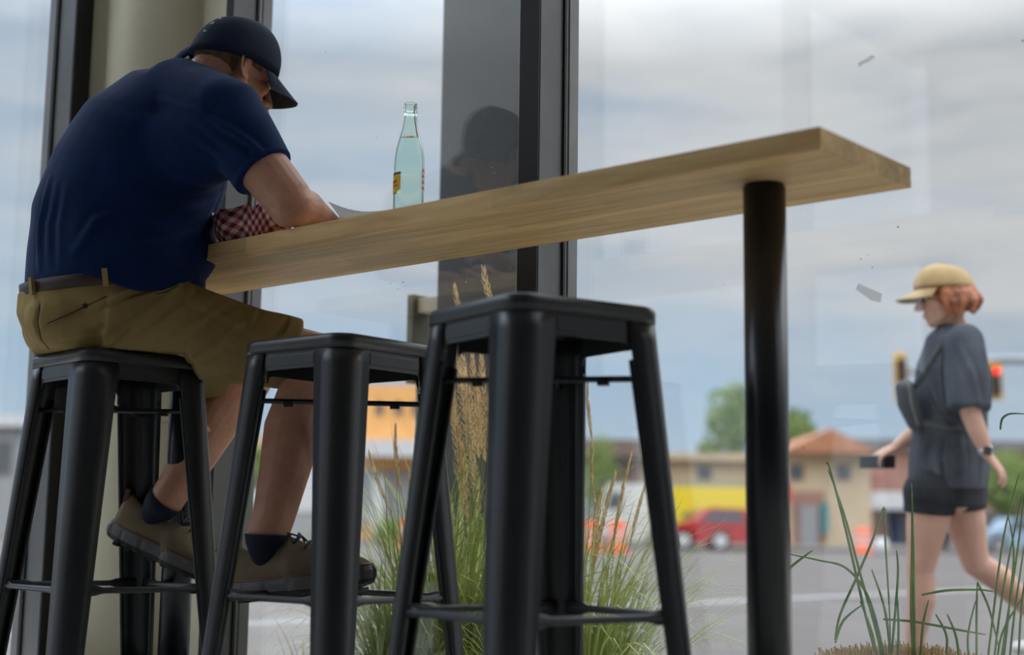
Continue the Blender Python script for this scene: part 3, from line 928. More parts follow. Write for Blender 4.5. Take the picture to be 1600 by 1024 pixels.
M_check = check_mat()
tray_c = V((-2.545, 2.105, TZ1))


def food_tray(c, rz, label, hgt=.078):
    t = empty('paper_food_tray', c, label, 'food tray', None, rz)
    me = bpy.data.meshes.new('liner'); bm = bmesh.new(); uv = bm.loops.layers.uv.new()
    def ring(a, b_, z, n=40, wob=0):
        out = []
        for i in range(n):
            an = 2 * PI * i / n; cc, ss = math.cos(an), math.sin(an); e = .55
            out.append(V((a * abs(cc) ** e * math.copysign(1, cc), b_ * abs(ss) ** e * math.copysign(1, ss), z + wob * noise.noise(V((cc * 3, ss * 3, 5))))))
        return out
    rs = [ring(.075, .045, .002), ring(.082, .052, .012), ring(.092, .062, .035), ring(.100, .070, hgt, wob=.018), ring(.097, .067, hgt - .001, wob=.018), ring(.079, .049, .012), ring(.072, .043, .004)]
    vs = [[bm.verts.new(p) for p in r] for r in rs]
    n = len(vs[0])
    for k, (a, b_) in enumerate(zip(vs, vs[1:])):
        for i in range(n):
            j = (i + 1) % n; f = bm.faces.new((a[i], a[j], b_[j], b_[i]))
            for lp, (ii, kk) in zip(f.loops, ((i, k), (i + 1, k), (i + 1, k + 1), (i, k + 1))):
                lp[uv].uv = (ii / n * .52, rs[kk][0].z)
    bm.faces.new(list(reversed(vs[0]))); bm.faces.new(vs[-1])
    bm.to_mesh(me); bm.free()
    link('checked_paper', me, M_check, t)
    f = MB()
    random.seed(3)
    for i in range(9):
        a = random.uniform(0, 6.28); f.loft([(.04 * math.cos(i), .02 * math.sin(i * 2), .02), (.04 * math.cos(i) + .03 * math.cos(a), .02 * math.sin(i * 2) + .02 * math.sin(a), .03)], .008, n=8)
    f.obj('fries', M_plume, t, smooth=True, kind='stuff')
    return t


tc_ = P(388, 396, 3.3); food_tray(V((tc_.x, tc_.y + .01, TZ1)), .0, 'red and white checked paper food tray under the man\'s forearm')
# grey paper sheet curling up at its corner
me = MB(); top = []; bot = []
b0 = P(556, 392, 3.28); b1 = P(655, 372, 3.10); b0.z = b1.z = TZ1 + .001; tA = P(526, 315, 3.30); tB = P(606, 328, 3.12)
for i in range(10):
    r1 = []; r2 = []; u = i / 9
    for j in range(9):
        v = j / 8; lo_ = b0.lerp(b1, u); hi = tA.lerp(tB, u) + UP * (-.012 * math.sin(PI * u)); q = lo_.lerp(hi, v) + FH * (.035 * math.sin(PI * v)) - CR * (.02 * v * v * (1 - u))
        r1.append(q + FH * .0005); r2.append(q)
    top.append(r1); bot.append(r2)
me.quadgrid([a + list(reversed(b_)) for a, b_ in zip(top, bot)])
M_paper = mat('grey newsprint', (.66, .65, .63), .8); principled(M_paper).inputs['Transmission Weight'].default_value = .6; principled(M_paper).inputs['IOR'].default_value = 1.01; principled(M_paper).inputs['Roughness'].default_value = .8
me.obj('paper_sheet', M_paper, smooth=True, label='grey paper sheet curling up between the man\'s hand and the bottle', cat='paper')

# bottle
bc = V((-2.100, 2.085, TZ1))
bt = empty('glass_bottle', bc, 'pale green glass water bottle standing on the counter', 'bottle')
M_bot = bpy.data.materials.new('pale green bottle glass'); M_bot.use_nodes = True; bb_ = principled(M_bot)
bb_.inputs['Base Color'].default_value = (.87, .945, .89, 1); bb_.inputs['Transmission Weight'].default_value = 1; bb_.inputs['Roughness'].default_value = .02; bb_.inputs['IOR'].default_value = 1.12
prof = [(.026, .0), (.031, .003), (.0325, .010), (.0325, .118), (.0318, .135), (.029, .155), (.024, .175), (.019, .195), (.0155, .212), (.0138, .228), (.0132, .238), (.0148, .2385), (.0148, .2415), (.0132, .2425), (.0132, .246), (.0145, .2465), (.0145, .2495), (.0130, .2505), (.0130, .2535), (.0140, .2545), (.0136, .2575)]
inner = [(.0108, .2575), (.0105, .24), (.0118, .22), (.0165, .195), (.0215, .175), (.0265, .155), (.0293, .135), (.030, .118), (.030, .012), (.024, .006)]
mb = MB(); mb.lathe([(r, z + .0003) for r, z in prof + inner], n=48)
mb.obj('bottle_glass', M_bot, bt, smooth=True)
M_wat = bpy.data.materials.new('water'); M_wat.use_nodes = True; w_ = principled(M_wat)
w_.inputs['Base Color'].default_value = (.955, .985, .97, 1); w_.inputs['Transmission Weight'].default_value = 1; w_.inputs['Roughness'].default_value = 0; w_.inputs['IOR'].default_value = 1.015
MB().lathe([(.0238, .0068), (.0296, .0125), (.0296, .118), (.0289, .135), (.0261, .155), (.0211, .175), (.0195, .181)], n=48).obj('water', M_wat, bt, smooth=True)
M_yel = mat('yellow label', (.75, .50, .02), .5); M_red = mat('red print', (.45, .04, .02), .5)
dcam = (EYE - bc); base_a = math.atan2(dcam.y, dcam.x)


def patch(a0, a1, z0, z1, m, name, r=.0329, cut=0):
    mb = MB(); n = 10; rows = []
    for rr_ in (r, r + .0003):
        rows.append(None)
    g = []
    for i in range(n + 1):
        a = base_a + math.radians(a0 + (a1 - a0) * i / n); zl = z0 + (cut * (1 - abs(2 * i / n - 1)) if cut else 0)
        g.append([V((r * math.cos(a), r * math.sin(a), zl)), V((r * math.cos(a), r * math.sin(a), z1)), V(((r + .0003) * math.cos(a), (r + .0003) * math.sin(a), z1)), V(((r + .0003) * math.cos(a), (r + .0003) * math.sin(a), zl))])
    mb.quadgrid(g); return mb.obj(name, m, bt)


patch(-128, -32, .062, .096, M_yel, 'front_label', cut=-.010); patch(-128, -32, .0962, .1005, M_sole, 'label_band')
patch(-95, -50, .078, .084, M_red, 'label_print', r=.0333); patch(-90, -45, .0705, .0735, M_red, 'label_print', r=.0333)
for i in range(12): patch(52 + (i % 3) * 2, 88 - (i % 2) * 4, .062 + i * .0042, .0642 + i * .0042, M_red if i % 3 else M_white, 'printed_line')

# marks on the window
M_tape = mat('grey tape', (.74, .74, .72), .8); principled(M_tape).inputs['Transmission Weight'].default_value = .85; principled(M_tape).inputs['IOR'].default_value = 1.01; principled(M_tape).inputs['Roughness'].default_value = .6


def tape(pts, label, nm='tape_scrap'):
    mb = MB(); w = [PY(x, y, YG - .0045) for x, y in pts]; c = sum(w, V()) / len(w)
    mb.quadgrid([[q - V((0, .0006, 0)) for q in w], w])
    mb.obj(nm, M_tape, label=label, cat='tape')


tape([(1340, 100), (1345, 96), (1352, 93), (1362, 86), (1368, 89), (1357, 97), (1349, 100), (1343, 105)], 'small scrap of grey tape on the glass above the counter corner')
tape([(1337, 452), (1342, 443), (1356, 450), (1364, 453), (1378, 459), (1376, 473), (1362, 470), (1350, 462)], 'larger scrap of grey tape on the glass below the counter, left of the woman\'s cap')
M_speck = mat('dirt speck', (.10, .10, .10), .9); M_splash = mat('dried white splash', (.6, .6, .58), .9)
mb = MB(); random.seed(5)
for px, py, r in ((892, 0, 0), (630, 441, 3), (610, 443, 2), (622, 452, 2), (1403, 355, 3), (1385, 325, 1), (1345, 405, 2), (1363, 418, 2), (509, 82, 2.5), (460, 122, 2), (588, 215, 2), (1130, 445, 1.5), (996, 565, 2.5), (1255, 700, 2), (637, 470, 2), (1598, 64, 3), (1356, 398, 1.5)):
    if r: c = PY(px, py, YG - .0052); mb.ell(c, (r / 1500, .0006, r / 1500), n=8)
mb.obj('dirt_specks', M_speck, smooth=True, label='dark dirt specks scattered over the window glass', cat='dirt', kind='stuff')
mb = MB()
for i in range(46):
    px = random.gauss(765, 26); py = random.choice([random.uniform(150, 260), random.uniform(400, 460), random.uniform(250, 300)])
    if 690 < px < 810: c = PY(px, py, YG - .0052); mb.ell(c, (random.uniform(.3, .9) / 1500, .0005, random.uniform(.3, .9) / 1500), n=6)
for px, py in ((728, 441), (772, 270), (768, 262), (708, 460)):
    c = PY(px, py, YG - .0052); mb.ell(c, (2.2 / 1500, .0006, 2.2 / 1500), n=8)
mb.obj('dried_splashes', M_splash, smooth=True, label='tiny white dried splashes on the glass in front of the dark post', cat='dirt', kind='stuff')

# ------------------------------------------------------------------ outdoors: ground
GZ = -.23
MB().bx(-140, 60, 2.57, 160, GZ - .3, GZ).obj('ground', M_asph, kind='structure')
g2 = MB(); g2.bx(-140, -3.76, -60, 2.57, GZ - .3, GZ).obj('ground', M_asph, kind='structure')
M_bounce_bed = mat('unseen bounce gravel', (.78, .74, .66), .95, var=.2, vscale=40)  # unseen bed, coloured pale to throw light up under the counter
M_bounce_pave = mat('unseen bounce concrete', (.84, .81, .75), .9, var=.05, vscale=2)  # unseen paving, made this pale to bounce skylight onto the counter's underside
MB().bx(-4.4, 4, 2.57, 4.0, GZ, GZ + .012).obj('near_sidewalk', M_bounce_pave, kind='structure')
MB().bx(-4.9, -3.76, -8, 2.57, GZ, GZ + .012).obj('side_sidewalk', M_bounce_pave, kind='structure')
MB().bx(-3.3, 1.5, 2.60, 3.55, GZ, -.14).obj('planting_bed', M_bounce_bed, label='unseen bounce gravel bed along the foot of the window', cat='planting bed')


def strip(name, a, b, w, z, m, **kw):
    d = (b - a); d.z = 0; d.normalize(); n = V((-d.y, d.x, 0)) * w / 2; mb = MB()
    poly = [a - n, b - n, b + n, a + n]; mb.prism([(q.x, q.y) for q in poly], z, z + .006); return mb.obj(name, m, **kw)


a = PZ(900, 952, GZ); b2 = PZ(1600, 919, GZ); d = (b2 - a).normalized()
strip('road_line', a - d * 12, b2 + d * 30, .28, GZ, M_line, label='white painted line across the asphalt street', cat='road line')
a = PZ(380, 1010, GZ); 
MB().prism([(q.x, q.y) for q in (PZ(-200, 930, GZ), PZ(560, 935, GZ), PZ(700, 1100, GZ), PZ(-200, 1250, GZ))], GZ, GZ + .004).obj('concrete_apron', M_walk, kind='structure')
# far kerb and sidewalk
kl = [PZ(x, y, GZ) for x, y in ((-300, 838), (300, 846), (1000, 858), (1230, 862), (1900, 872))]
mb = MB(); fa = FH * 26
for q0, q1 in zip(kl, kl[1:]):
    mb.prism([(q0.x, q0.y), (q1.x, q1.y), ((q1 + fa).x, (q1 + fa).y), ((q0 + fa).x, (q0 + fa).y)], GZ, GZ + .12)
mb.obj('far_sidewalk', M_walk, kind='structure')

# dark steel post outside
pl_ = PY(686, 300, 3.22); pr_ = PY(866, 300, 3.40)
post = MB(); post.bx(pl_.x, pr_.x, 3.22, 3.40, GZ, 4.2, bev=.006)
post.obj('steel_post', M_post, label='square dark steel post outside the glass, behind the counter', cat='post')
bxo = empty('meter_box', (PY(660, 500, 3.28).x, 3.33, GZ), 'small weathered metal box fixed to the left side of the dark post', 'box')
bpy.context.view_layer.update()
x1 = pl_.x - .002; x0 = PY(649, 500, 3.30).x; z0 = PY(660, 600, 3.3).z; z1 = PY(660, 462, 3.3).z
M_ob = mat('olive metal', (.13, .13, .09), .6, var=.3)
keep(MB().bx(x0, x0 + .028, 3.26, 3.36, z0, z1, bev=.003).obj('housing', M_ob), bxo)
keep(MB().bx(x0 + .028, x1, 3.28, 3.34, z1 - .06, z1 - .012, bev=.004).obj('bracket', mat('pale bracket', (.5, .46, .38), .6)), bxo)

cd_ = MB(); cd_.loft([(x0 + .014, 3.31, GZ - .0), (x0 + .014, 3.31, z0 + .005)], .010, n=10, dome=False); keep(cd_.obj('conduit', M_ob, smooth=True), bxo)
# ------------------------------------------------------------------ grasses
def blade(mb, p0, az, L, lean, droop, w, seg=7, ylim=-9, ymax=9):
    p = V(p0); a = lean; pts = []
    d = V((math.cos(az), math.sin(az), 0)); sdv = V((-math.sin(az), math.cos(az), 0))
    for i in range(seg + 1):
        pts.append((p.copy(), a)); p = p + (UP * math.cos(a) + d * math.sin(a)) * (L / seg); a += droop / seg * (1 + i * .25)
    rows = []
    for i, (q, an) in enumerate(pts):
        if q.y > ymax - .15: q.y = ymax - .15 * math.exp(-(q.y - ymax + .15) / .15)
        if q.y < ylim + .12: q.y = ylim + .12 * math.exp((q.y - ylim - .12) / .12)
        ww = w * (1 - (i / seg) ** 2.2) + .0003; nn = (d * math.cos(an) - UP * math.sin(an))
        rows.append([q - sdv * ww, q + nn * ww * .35, q + sdv * ww, q - nn * .0003])
    mb.quadgrid(rows)
    return pts[-1][0]


def plume(pts, r, n_=70, parent=None):
    mb = MB(); mb.loft(pts, [r * .22] * len(pts), n=6, side=V((1, 0, 0)))
    k = len(pts) - 1
    for i in range(n_):
        t = i / n_; f = t * k; j = min(int(f), k - 1); q = pts[j].lerp(pts[j + 1], f - j); ax = (pts[j + 1] - pts[j]).normalized()
        env = r * (.35 + .9 * math.sin(PI * min(1, t * .85 + .12)))
        a = i * 2.4; o1 = (ax.orthogonal().normalized()); o2 = ax.cross(o1); dr = o1 * math.cos(a) + o2 * math.sin(a)
        mb.loft([q, q + ax * .011 + dr * env * .8, q + ax * .022 + dr * env], [.0006, .0016, .0004], n=4, dome=False, side=o1)
    return mb.obj('seed_head', M_plume, parent)


def clump(c, nblades, Lr, plumes, label, seed, spread=.14, rmax=.11, width=.0042, mt=M_blade, group=None):
    random.seed(seed)
    root = empty('ornamental_grass', c, label, 'grass clump', group)
    mb = MB()
    for i in range(nblades):
        az = random.uniform(0, 2 * PI); r = rmax * math.sqrt(random.random())
        L = random.uniform(*Lr)
        blade(mb, (r * math.cos(az), r * math.sin(az), 0), az + random.gauss(0, .5), L, abs(random.gauss(0, spread)), random.uniform(.2, 1.5), random.uniform(.5, 1.1) * width, ylim=2.57 - c.y, ymax=3.19 - c.y)
    mb.obj('leaf_blades', mt, root, kind='stuff')
    st_ = MB(); heads = []
    for (px, py, px2, py2, D, rr_) in plumes:
        tip = P(px, py, D) - c; base = P(px2, py2, D) - c
        foot = V((random.uniform(-.06, .06), random.uniform(-.06, .06), 0)); mid = base.lerp(foot, .5) + V((0, 0, .02))
        bow = (tip - base).cross(FH).normalized() * .004
        pts = [foot, mid, base]; st_.loft(pts + [tip.lerp(base, .3)], .0012, n=5, side=V((1, 0, 0)))
        if rr_: heads.append(([base, base.lerp(tip, .35) + bow, base.lerp(tip, .7) + bow, tip], rr_))
    if plumes: st_.obj('stems', M_straw, root)
    for pts, rr_ in heads: plume(pts, rr_, max(24, int((pts[-1] - pts[0]).length * 320)), root)
    return root


pls = [(700, 562, 728, 735, 3.85, .010), (716, 560, 742, 740, 3.8, .011), (724, 562, 748, 715, 3.85, .010), (738, 560, 752, 700, 3.8, .010), (752, 560, 764, 690, 3.8, .010), (694, 585, 720, 700, 3.85, .008),
       (708, 620, 726, 780, 3.8, .010), (684, 650, 700, 800, 3.9, .008), (672, 655, 690, 830, 3.9, .008), (730, 640, 748, 800, 3.75, .010), (655, 690, 672, 850, 3.85, .007), (690, 700, 712, 860, 3.85, .008),
       (711, 452, 730, 520, 3.75, .006), (756, 424, 772, 480, 3.75, .008), (762, 620, 770, 760, 3.8, .010), (745, 600, 758, 720, 3.9, .010), (680, 690, 694, 800, 3.8, .008),
       (578, 712, 610, 800, 3.8, .004), (618, 670, 626, 765, 3.8, .004), (722, 700, 735, 830, 3.8, .010), (668, 720, 680, 860, 3.75, .008), (640, 740, 660, 880, 3.9, .006)]
c1 = P(722, 900, 3.8); c1.z = -.14
clump(c1, 800, (.35, .92), pls, 'tall feathery grass clump with tan seed heads in front of the dark post', 11, spread=.26)
c1 = P(655, 900, 3.8); c1.z = -.14
clump(c1, 560, (.25, .66), [], 'low green grass clump left of the feathery one, beyond his shoe tip', 12, spread=.42, rmax=.1)
pls = [(918, 600, 926, 690, 3.7, .003), (925, 695, 930, 790, 3.7, .003), (960, 745, 930, 880, 3.7, .005), (985, 715, 955, 870, 3.7, .003), (1012, 750, 985, 850, 3.7, .003), (1046, 762, 1020, 840, 3.7, .004), (940, 770, 925, 900, 3.7, .006)]
c1 = P(905, 900, 3.7); c1.z = -.14
clump(c1, 520, (.3, .72), pls, 'green grass clump with thin spikes seen between the nearest stool\'s legs', 13, spread=.36, rmax=.12)
c1 = P(500, 900, 4.0); c1.z = -.14
clump(c1, 26, (.2, .32), [], 'sparse thin grass tuft seen between the middle stool\'s legs', 14, spread=.6, rmax=.08, mt=M_straw)


def px_blades(name, c, lines, D, m, label, w=.003):
    root = empty(name, c, label, 'grass stems'); mb = MB()
    for ln in lines:
        dd = D + (ln[0] if isinstance(ln[0], float) else 0); pts = [p for p in ln if isinstance(p, tuple)]
        q = [P(x, y, dd) - c for x, y in pts]
        # subdivide into a smooth stem, wider in the middle
        fine = []
        for i in range(len(q) - 1):
            a = q[max(i - 1, 0)]; b_ = q[i]; c_ = q[i + 1]; d_ = q[min(i + 2, len(q) - 1)]
            for k in range(5):
                t = k / 5; fine.append(.5 * ((2 * b_) + (c_ - a) * t + (2 * a - 5 * b_ + 4 * c_ - d_) * t * t + (3 * b_ - a - 3 * c_ + d_) * t ** 3))
        fine.append(q[-1]); n = len(fine); rr_ = [w * (.25 + .75 * math.sin(PI * min(1, (.25 + .75 * i / n)))) + .0002 for i in range(n)]
        mb.loft(fine, rr_, [r * .35 for r in rr_], n=6, side=CR, dome=False)
    mb.obj('grass_stems', m, root, smooth=True); return root


c1 = P(1365, 985, 3.3); c1.z = -.14
px_blades('grass_tuft', c1, [[(1378, 1060), (1352, 960), (1322, 830), (1296, 730), (1292, 726)], [(1384, 1060), (1370, 990), (1345, 900), (1318, 800), (1294, 735)],
                              [(1305, 1000), (1313, 960), (1340, 900), (1365, 840), (1382, 793), (1383, 840), (1390, 960), (1392, 1060)], [(1385, 1060), (1376, 1000), (1355, 930), (1322, 888), (1280, 876), (1226, 865)],
                              [(1224, 896), (1246, 878), (1270, 860)], [(1390, 1060), (1396, 990), (1403, 900), (1401, 860)], [(1394, 1060), (1384, 960), (1362, 890)], [(1400, 1060), (1404, 990), (1402, 930)],
                              [(1305, 1005), (1318, 970), (1348, 945)], [(1372, 1060), (1365, 1000), (1352, 960), (1344, 940)]], 3.35, M_bladed, 'green grass stems rising left of the woman\'s legs', .003)
c1 = P(1425, 985, 3.3); c1.z = -.14
px_blades('grass_tuft', c1, [[(1428, 1060), (1424, 960), (1425, 860), (1425, 770)], [(1430, 1060), (1428, 930), (1427, 850), (1424, 755)], [(1436, 1060), (1442, 980), (1451, 938)], [(1380, 968), (1430, 972), (1500, 985), (1540, 992)],
                              [(1440, 930), (1480, 923), (1530, 922), (1552, 925)], [(1470, 1060), (1480, 1000), (1462, 960)], [(1500, 1060), (1495, 1000), (1480, 960)]], 3.35, M_bladed, 'upright green grass blades in front of the woman\'s front leg', .003)
c1 = P(1565, 985, 3.3); c1.z = -.14
px_blades('grass_tuft', c1, [[(1560, 1060), (1572, 980), (1590, 860), (1602, 760)], [(1550, 1060), (1562, 960), (1575, 880), (1598, 770)], [(1540, 1060), (1552, 960), (1568, 840), (1592, 740)], [(1575, 1060), (1585, 960), (1601, 850)],
                              [(1565, 1060), (1578, 940), (1584, 860), (1574, 800)], [(1526, 1060), (1526, 960), (1527, 910)], [(1527, 910), (1545, 950), (1560, 1010)], [(1555, 1060), (1566, 990), (1600, 930)],
                              [(1590, 1060), (1596, 950), (1606, 880)], [(1520, 1060), (1512, 1000), (1524, 940)], [(1563, 672), (1566, 655), (1578, 647), (1601, 647)]], 3.35, M_bladed, 'dark tangle of grass stems at the right edge of the picture', .0026)
# cut-back straw tuft
random.seed(4)
c1 = P(1400, 985, 3.45); c1.z = -.14
root = empty('cut_grass_tuft', c1, 'brown grass tuft cut short and flat at the lower right', 'grass tuft'); mb = MB()
for i in range(900):
    a = random.uniform(0, 2 * PI); r = math.sqrt(random.random()); x = .155 * r * math.cos(a); y = .12 * r * math.sin(a)
    q = CR * x + FH * y; q.z = 0; h = .245 + random.gauss(0, .006) - .02 * r * r; ln = V((q.x * .25, q.y * .25, 0)) + V((random.gauss(0, .006), random.gauss(0, .006), 0))
    mb.loft([q * .8, q + ln + V((0, 0, h))], [.0016, .0013], n=4, dome=False)
mb.obj('straw_stubble', M_tan, root, kind='stuff')

# ------------------------------------------------------------------ woman walking outside
WD = 5.37
fw = -V((CR.x, CR.y, 0)).normalized(); rw = FH.copy()     # she walks to the left; her right side is away from us
wom = empty('person', V((P(1440, 900, WD).x, P(1440, 900, WD).y, GZ)), 'red-haired woman in tan cap, charcoal tee and black shorts walking left outside', 'person')
bpy.context.view_layer.update()
W = lambda x, y, d=0: P(x, y, WD + d)
WH = W(1474, 462, 0)
WB = basis(FH, fw * .97 + UP * -.22 + FH * .05)
b = MB()
head_shapes(b, WH, WB, .95, fem=True)
b.loft([W(1492, 520), W(1485, 500), WH + WB @ V((0, -.02, -.05))], [.055, .047, .05], n=18)
b.loft([W(1479, 765), W(1480, 730), W(1478, 680), W(1480, 630), W(1485, 575), W(1492, 535), W(1493, 515)], [.135, .13, .12, .13, .15, .16, .06], [.10, .095, .09, .095, .10, .085, .05], side=rw, n=24)
kn1, an1 = W(1438, 890, -.06), W(1428, 1040, -.04)
kn2, an2 = W(1524, 880, .08), W(1650, 985, .12)
for hip, kn, an, bk in ((W(1455, 780, -.08), kn1, an1, -fw), (W(1500, 780, .08), kn2, an2, -fw * .3 + UP)):
    b.loft([hip, hip.lerp(kn, .35), hip.lerp(kn, .7), kn], [.085, .078, .063, .052], n=20)
    ax_ = an - kn
    b.loft([kn, kn + ax_ * .3 + bk * .012, kn + ax_ * .65, an], [.051, .053, .040, .032], n=18)
for an, toe in ((an1, W(1385, 1080, -.04)), (an2, W(1642, 1060, .12))):
    dd = (toe - an); b.loft([an, an + V((0, 0, -.02)) + dd * .3, toe], [.036, .036, .028], [.034, .03, .018], n=14)
sL = W(1508, 535, -.17); eLw = W(1517, 648, -.25); wLw = W(1541, 708, -.27)
sR = W(1478, 535, .17); eRw = W(1440, 672, .24); wRw = W(1402, 697, .2)
b.loft([sL, eLw, eLw.lerp(wLw, .5), wLw], [.05, .038, .034, .023], [.05, .038, .032, .019], n=16)
b.loft([sR, eRw], [.05, .038], n=16); b.loft([eRw, eRw.lerp(wRw, .5), wRw], [.038, .034, .023], n=16)
hand_shapes(b, wLw, (W(1590, 768, -.27) - wLw), -CF * .5 + UP * .8 + CR * .3, 1, L=.17, curl=(.25, .35, .4, .45), spread=.14)
hand_shapes(b, wRw, (W(1352, 722, .2) - wRw) + V((0, 0, -.0)), UP + CF * -.3, -1, L=.165, curl=(.45, .55, .6, .6), spread=.08)
wb = b.organic('body', M_skinw, voxel=.0045, smooth=4); keep(wb, wom)
eyes('e', WH, WB, .95, wom)
# sunglasses
g_ = MB()
for s_ in (-1, 1): g_.ell(WH + WB @ (V((s_ * .033, .092, .002)) * .95), (.027, .006, .021), WB, 16)
for s_ in (-1, 1): g_.loft([WH + WB @ V((s_ * .062, .084, .008)), WH + WB @ V((s_ * .073, .0, .006))], .0025, .006, n=8)
keep(g_.obj('sunglasses', M_sole, smooth=True), wom)
# hair: bob to the jaw
b = MB()
b.ell(WH + WB @ V((0, -.02, .02)), (.084, .100, .088), WB, 20)
random.seed(9)
for i in range(34):
    a = math.radians(-20 + 220 * i / 33); x = .078 * math.cos(a); y = -.015 - .092 * math.sin(a)
    wv = random.uniform(-.012, .012); pts = [WH + WB @ V((x * .9, y * .9, .04)), WH + WB @ V((x * 1.04, y * 1.04, -.01)), WH + WB @ V((x * 1.10 + wv * .5, y * 1.10 + wv, -.048)), WH + WB @ V((x * .95, y * .95 + wv, -.078 + random.uniform(-.014, .014)))]
    b.loft(pts, [.014, .015, .014, .006], n=10)
hw = b.organic('hair', M_hairw, voxel=.005, smooth=1, post=lambda c, n: c + n * .003 * noise.noise(c * 60)); keep(hw, wom)
mb = MB(); mb.quadgrid(cap_shapes(WH + WB @ V((0, -.006, .012)), WB @ Matrix.Rotation(.06, 3, 'X'), 1.0, rx=.092, ryf=.112, h=.100)); cw = mb.obj('cap', M_capw, smooth=True); keep(cw, wom)
bl = bill_mesh(WH + WB @ V((0, -.002, .012)), WB, 1.0, w=.08, L=.082, drop=.016, tilt=.022, z0=.03).obj('bill', M_capw, smooth=True); keep(bl, cw)
# tee
b = MB()
b.loft([W(1480, 758), W(1482, 720), W(1483, 678), W(1484, 630), W(1487, 575), W(1493, 532), W(1497, 512)], [.175, .165, .145, .155, .17, .175, .07], [.143, .148, .138, .136, .125, .10, .07], side=rw, n=28, dome=False)
slh = W(1514, 640, -.25)
b.ell(sL, (.07, .07, .07)); b.ell(sR, (.07, .07, .07))
b.loft([sL, sL.lerp(slh, .5), slh], [.07, .082, .078], [.07, .078, .062], side=CR, n=20, dome=False)
b.loft([sR, sR.lerp(eRw, .8)], [.068, .08], n=20, dome=False)
tee = b.organic('tee_shirt', M_teeshirt, voxel=.007, smooth=5)
press_folds(tee, [([(1498, 540), (1520, 590), (1532, 640)], .010, .012), ([(1478, 520), (1470, 580), (1478, 640)], .010, .012), ([(1450, 600), (1470, 640), (1500, 672)], .010, .010), ([(1436, 662), (1470, 672), (1520, 670)], -.012, .009),
                  ([(1450, 680), (1444, 715), (1448, 745)], .012, .010), ([(1475, 682), (1470, 720), (1474, 752)], -.012, .010), ([(1500, 682), (1506, 720), (1504, 756)], .012, .011), ([(1528, 670), (1534, 710), (1532, 755)], .010, .010)],
            lambda c: .005 * noise.noise(V((c.x * 12, c.y * 12, c.z * 5))))
keep(tee, wom)
b = MB()
b.loft([W(1480, 715), W(1480, 745), W(1479, 785)], [.155, .165, .17], [.125, .135, .14], side=rw, n=24, dome=False)
h1 = W(1455, 780, -.08); h2 = W(1500, 780, .08); b.ell(h1 + V((0, 0, .02)), (.105, .105, .10)); b.ell(h2 + V((0, 0, .02)), (.105, .105, .10))
b.loft([h1 - V((0, 0, -.04)), h1.lerp(kn1, .20)], [.10, .094], n=20, dome=False); b.loft([h2 + V((0, 0, .04)), h2.lerp(kn2, .18)], [.10, .09], n=20, dome=False)
keep(b.organic('shorts', M_black, voxel=.007, smooth=3), wom)
# watch on the near wrist
mb = MB(); ax_ = (wLw - eLw).normalized(); q = eLw.lerp(wLw, .93)
mb.loft([q - ax_ * .009, q + ax_ * .009], [.028, .0275], [.024, .0235], n=20, dome=False); keep(mb.obj('watch_band', M_silver, smooth=True), wom)
mb = MB(); mb.box(q - CF * .026, (.028, .008, .03), M=basis(CR, CF), bev=.003); keep(mb.obj('watch_face', M_phone), wom)
# shoes, below the frame
for an, toe in ((an1, W(1370, 1085, -.04)), (an2, W(1655, 1078, .12))):
    heel = an + V((0, 0, -.07)) - fw * .05
    mb = MB(); mb.loft([heel, heel + fw * .1, heel + fw * .2], [.042, .045, .04], [.04, .035, .025], side=rw, n=16); keep(mb.obj('shoe', M_white, smooth=True), wom)
# sling bag on her chest
sb = empty('sling_bag', W(1424, 632, -.06), 'dark oval sling bag worn across the walking woman\'s chest', 'bag')
bpy.context.view_layer.update()
ax_ = (W(1432, 668, -.06) - W(1413, 600, -.06)).normalized()
mb = MB(); mb.loft([W(1414, 606, -.08), W(1420, 632, -.08), W(1431, 662, -.08)], [.075, .085, .065], [.030, .036, .028], side=FH, n=24); keep(mb.obj('pouch', M_sling, smooth=True), sb)
mb = MB(); mb.loft([W(1419, 600, -.150), W(1424, 632, -.168), W(1434, 664, -.150)], .003, n=8); keep(mb.obj('zipper', M_tape, smooth=True), sb)
mb = MB(); pts = [W(1424, 612, -.13), W(1440, 590, -.16), W(1468, 545, -.13), W(1492, 510, -.04), W(1520, 530, .06), W(1545, 590, .04), W(1543, 640, -.05), W(1520, 668, -.13), W(1480, 672, -.17), W(1436, 660, -.13)]
mb.loft(pts, .004, .012, n=8, side=CF); keep(mb.obj('strap', M_sling, smooth=True), sb)
# phone
pm = basis(CR, CF + UP * .1)
ph = MB(); ph.box(W(1371, 722, .185), (.140, .009, .052), M=pm, bev=.003)
ph.obj('phone', M_phone, label='black phone held in the walking woman\'s forward hand', cat='phone')

# ------------------------------------------------------------------ far side of the street
def fbox(px0, px1, py, D, depth, m, name, parent, z0=GZ + .12, dz=None, off=0):
    """a block facing the camera, from pixel px0 to px1, top at py, D away, depth metres deep"""
    A = P(px0, 840, D); B = P(px1, 840, D); zt = P((px0 + px1) / 2, py, D).z if dz is None else z0 + dz
    A.z = B.z = 0; f = FH
    mb = MB(); mb.prism([(q.x, q.y) for q in (A + f * off, B + f * off, B + f * (depth + off), A + f * (depth + off))], z0, zt)
    o = mb.obj(name, m); keep(o, parent) if parent else None
    return o


def fwin(px0, px1, py0, py1, D, m, name, parent, th=.12):
    z1 = P((px0 + px1) / 2, py0, D).z; z0 = P((px0 + px1) / 2, py1, D).z
    return fbox(px0, px1, 0, D, th, m, name, parent, z0=z0, dz=z1 - z0, off=-th * .6)


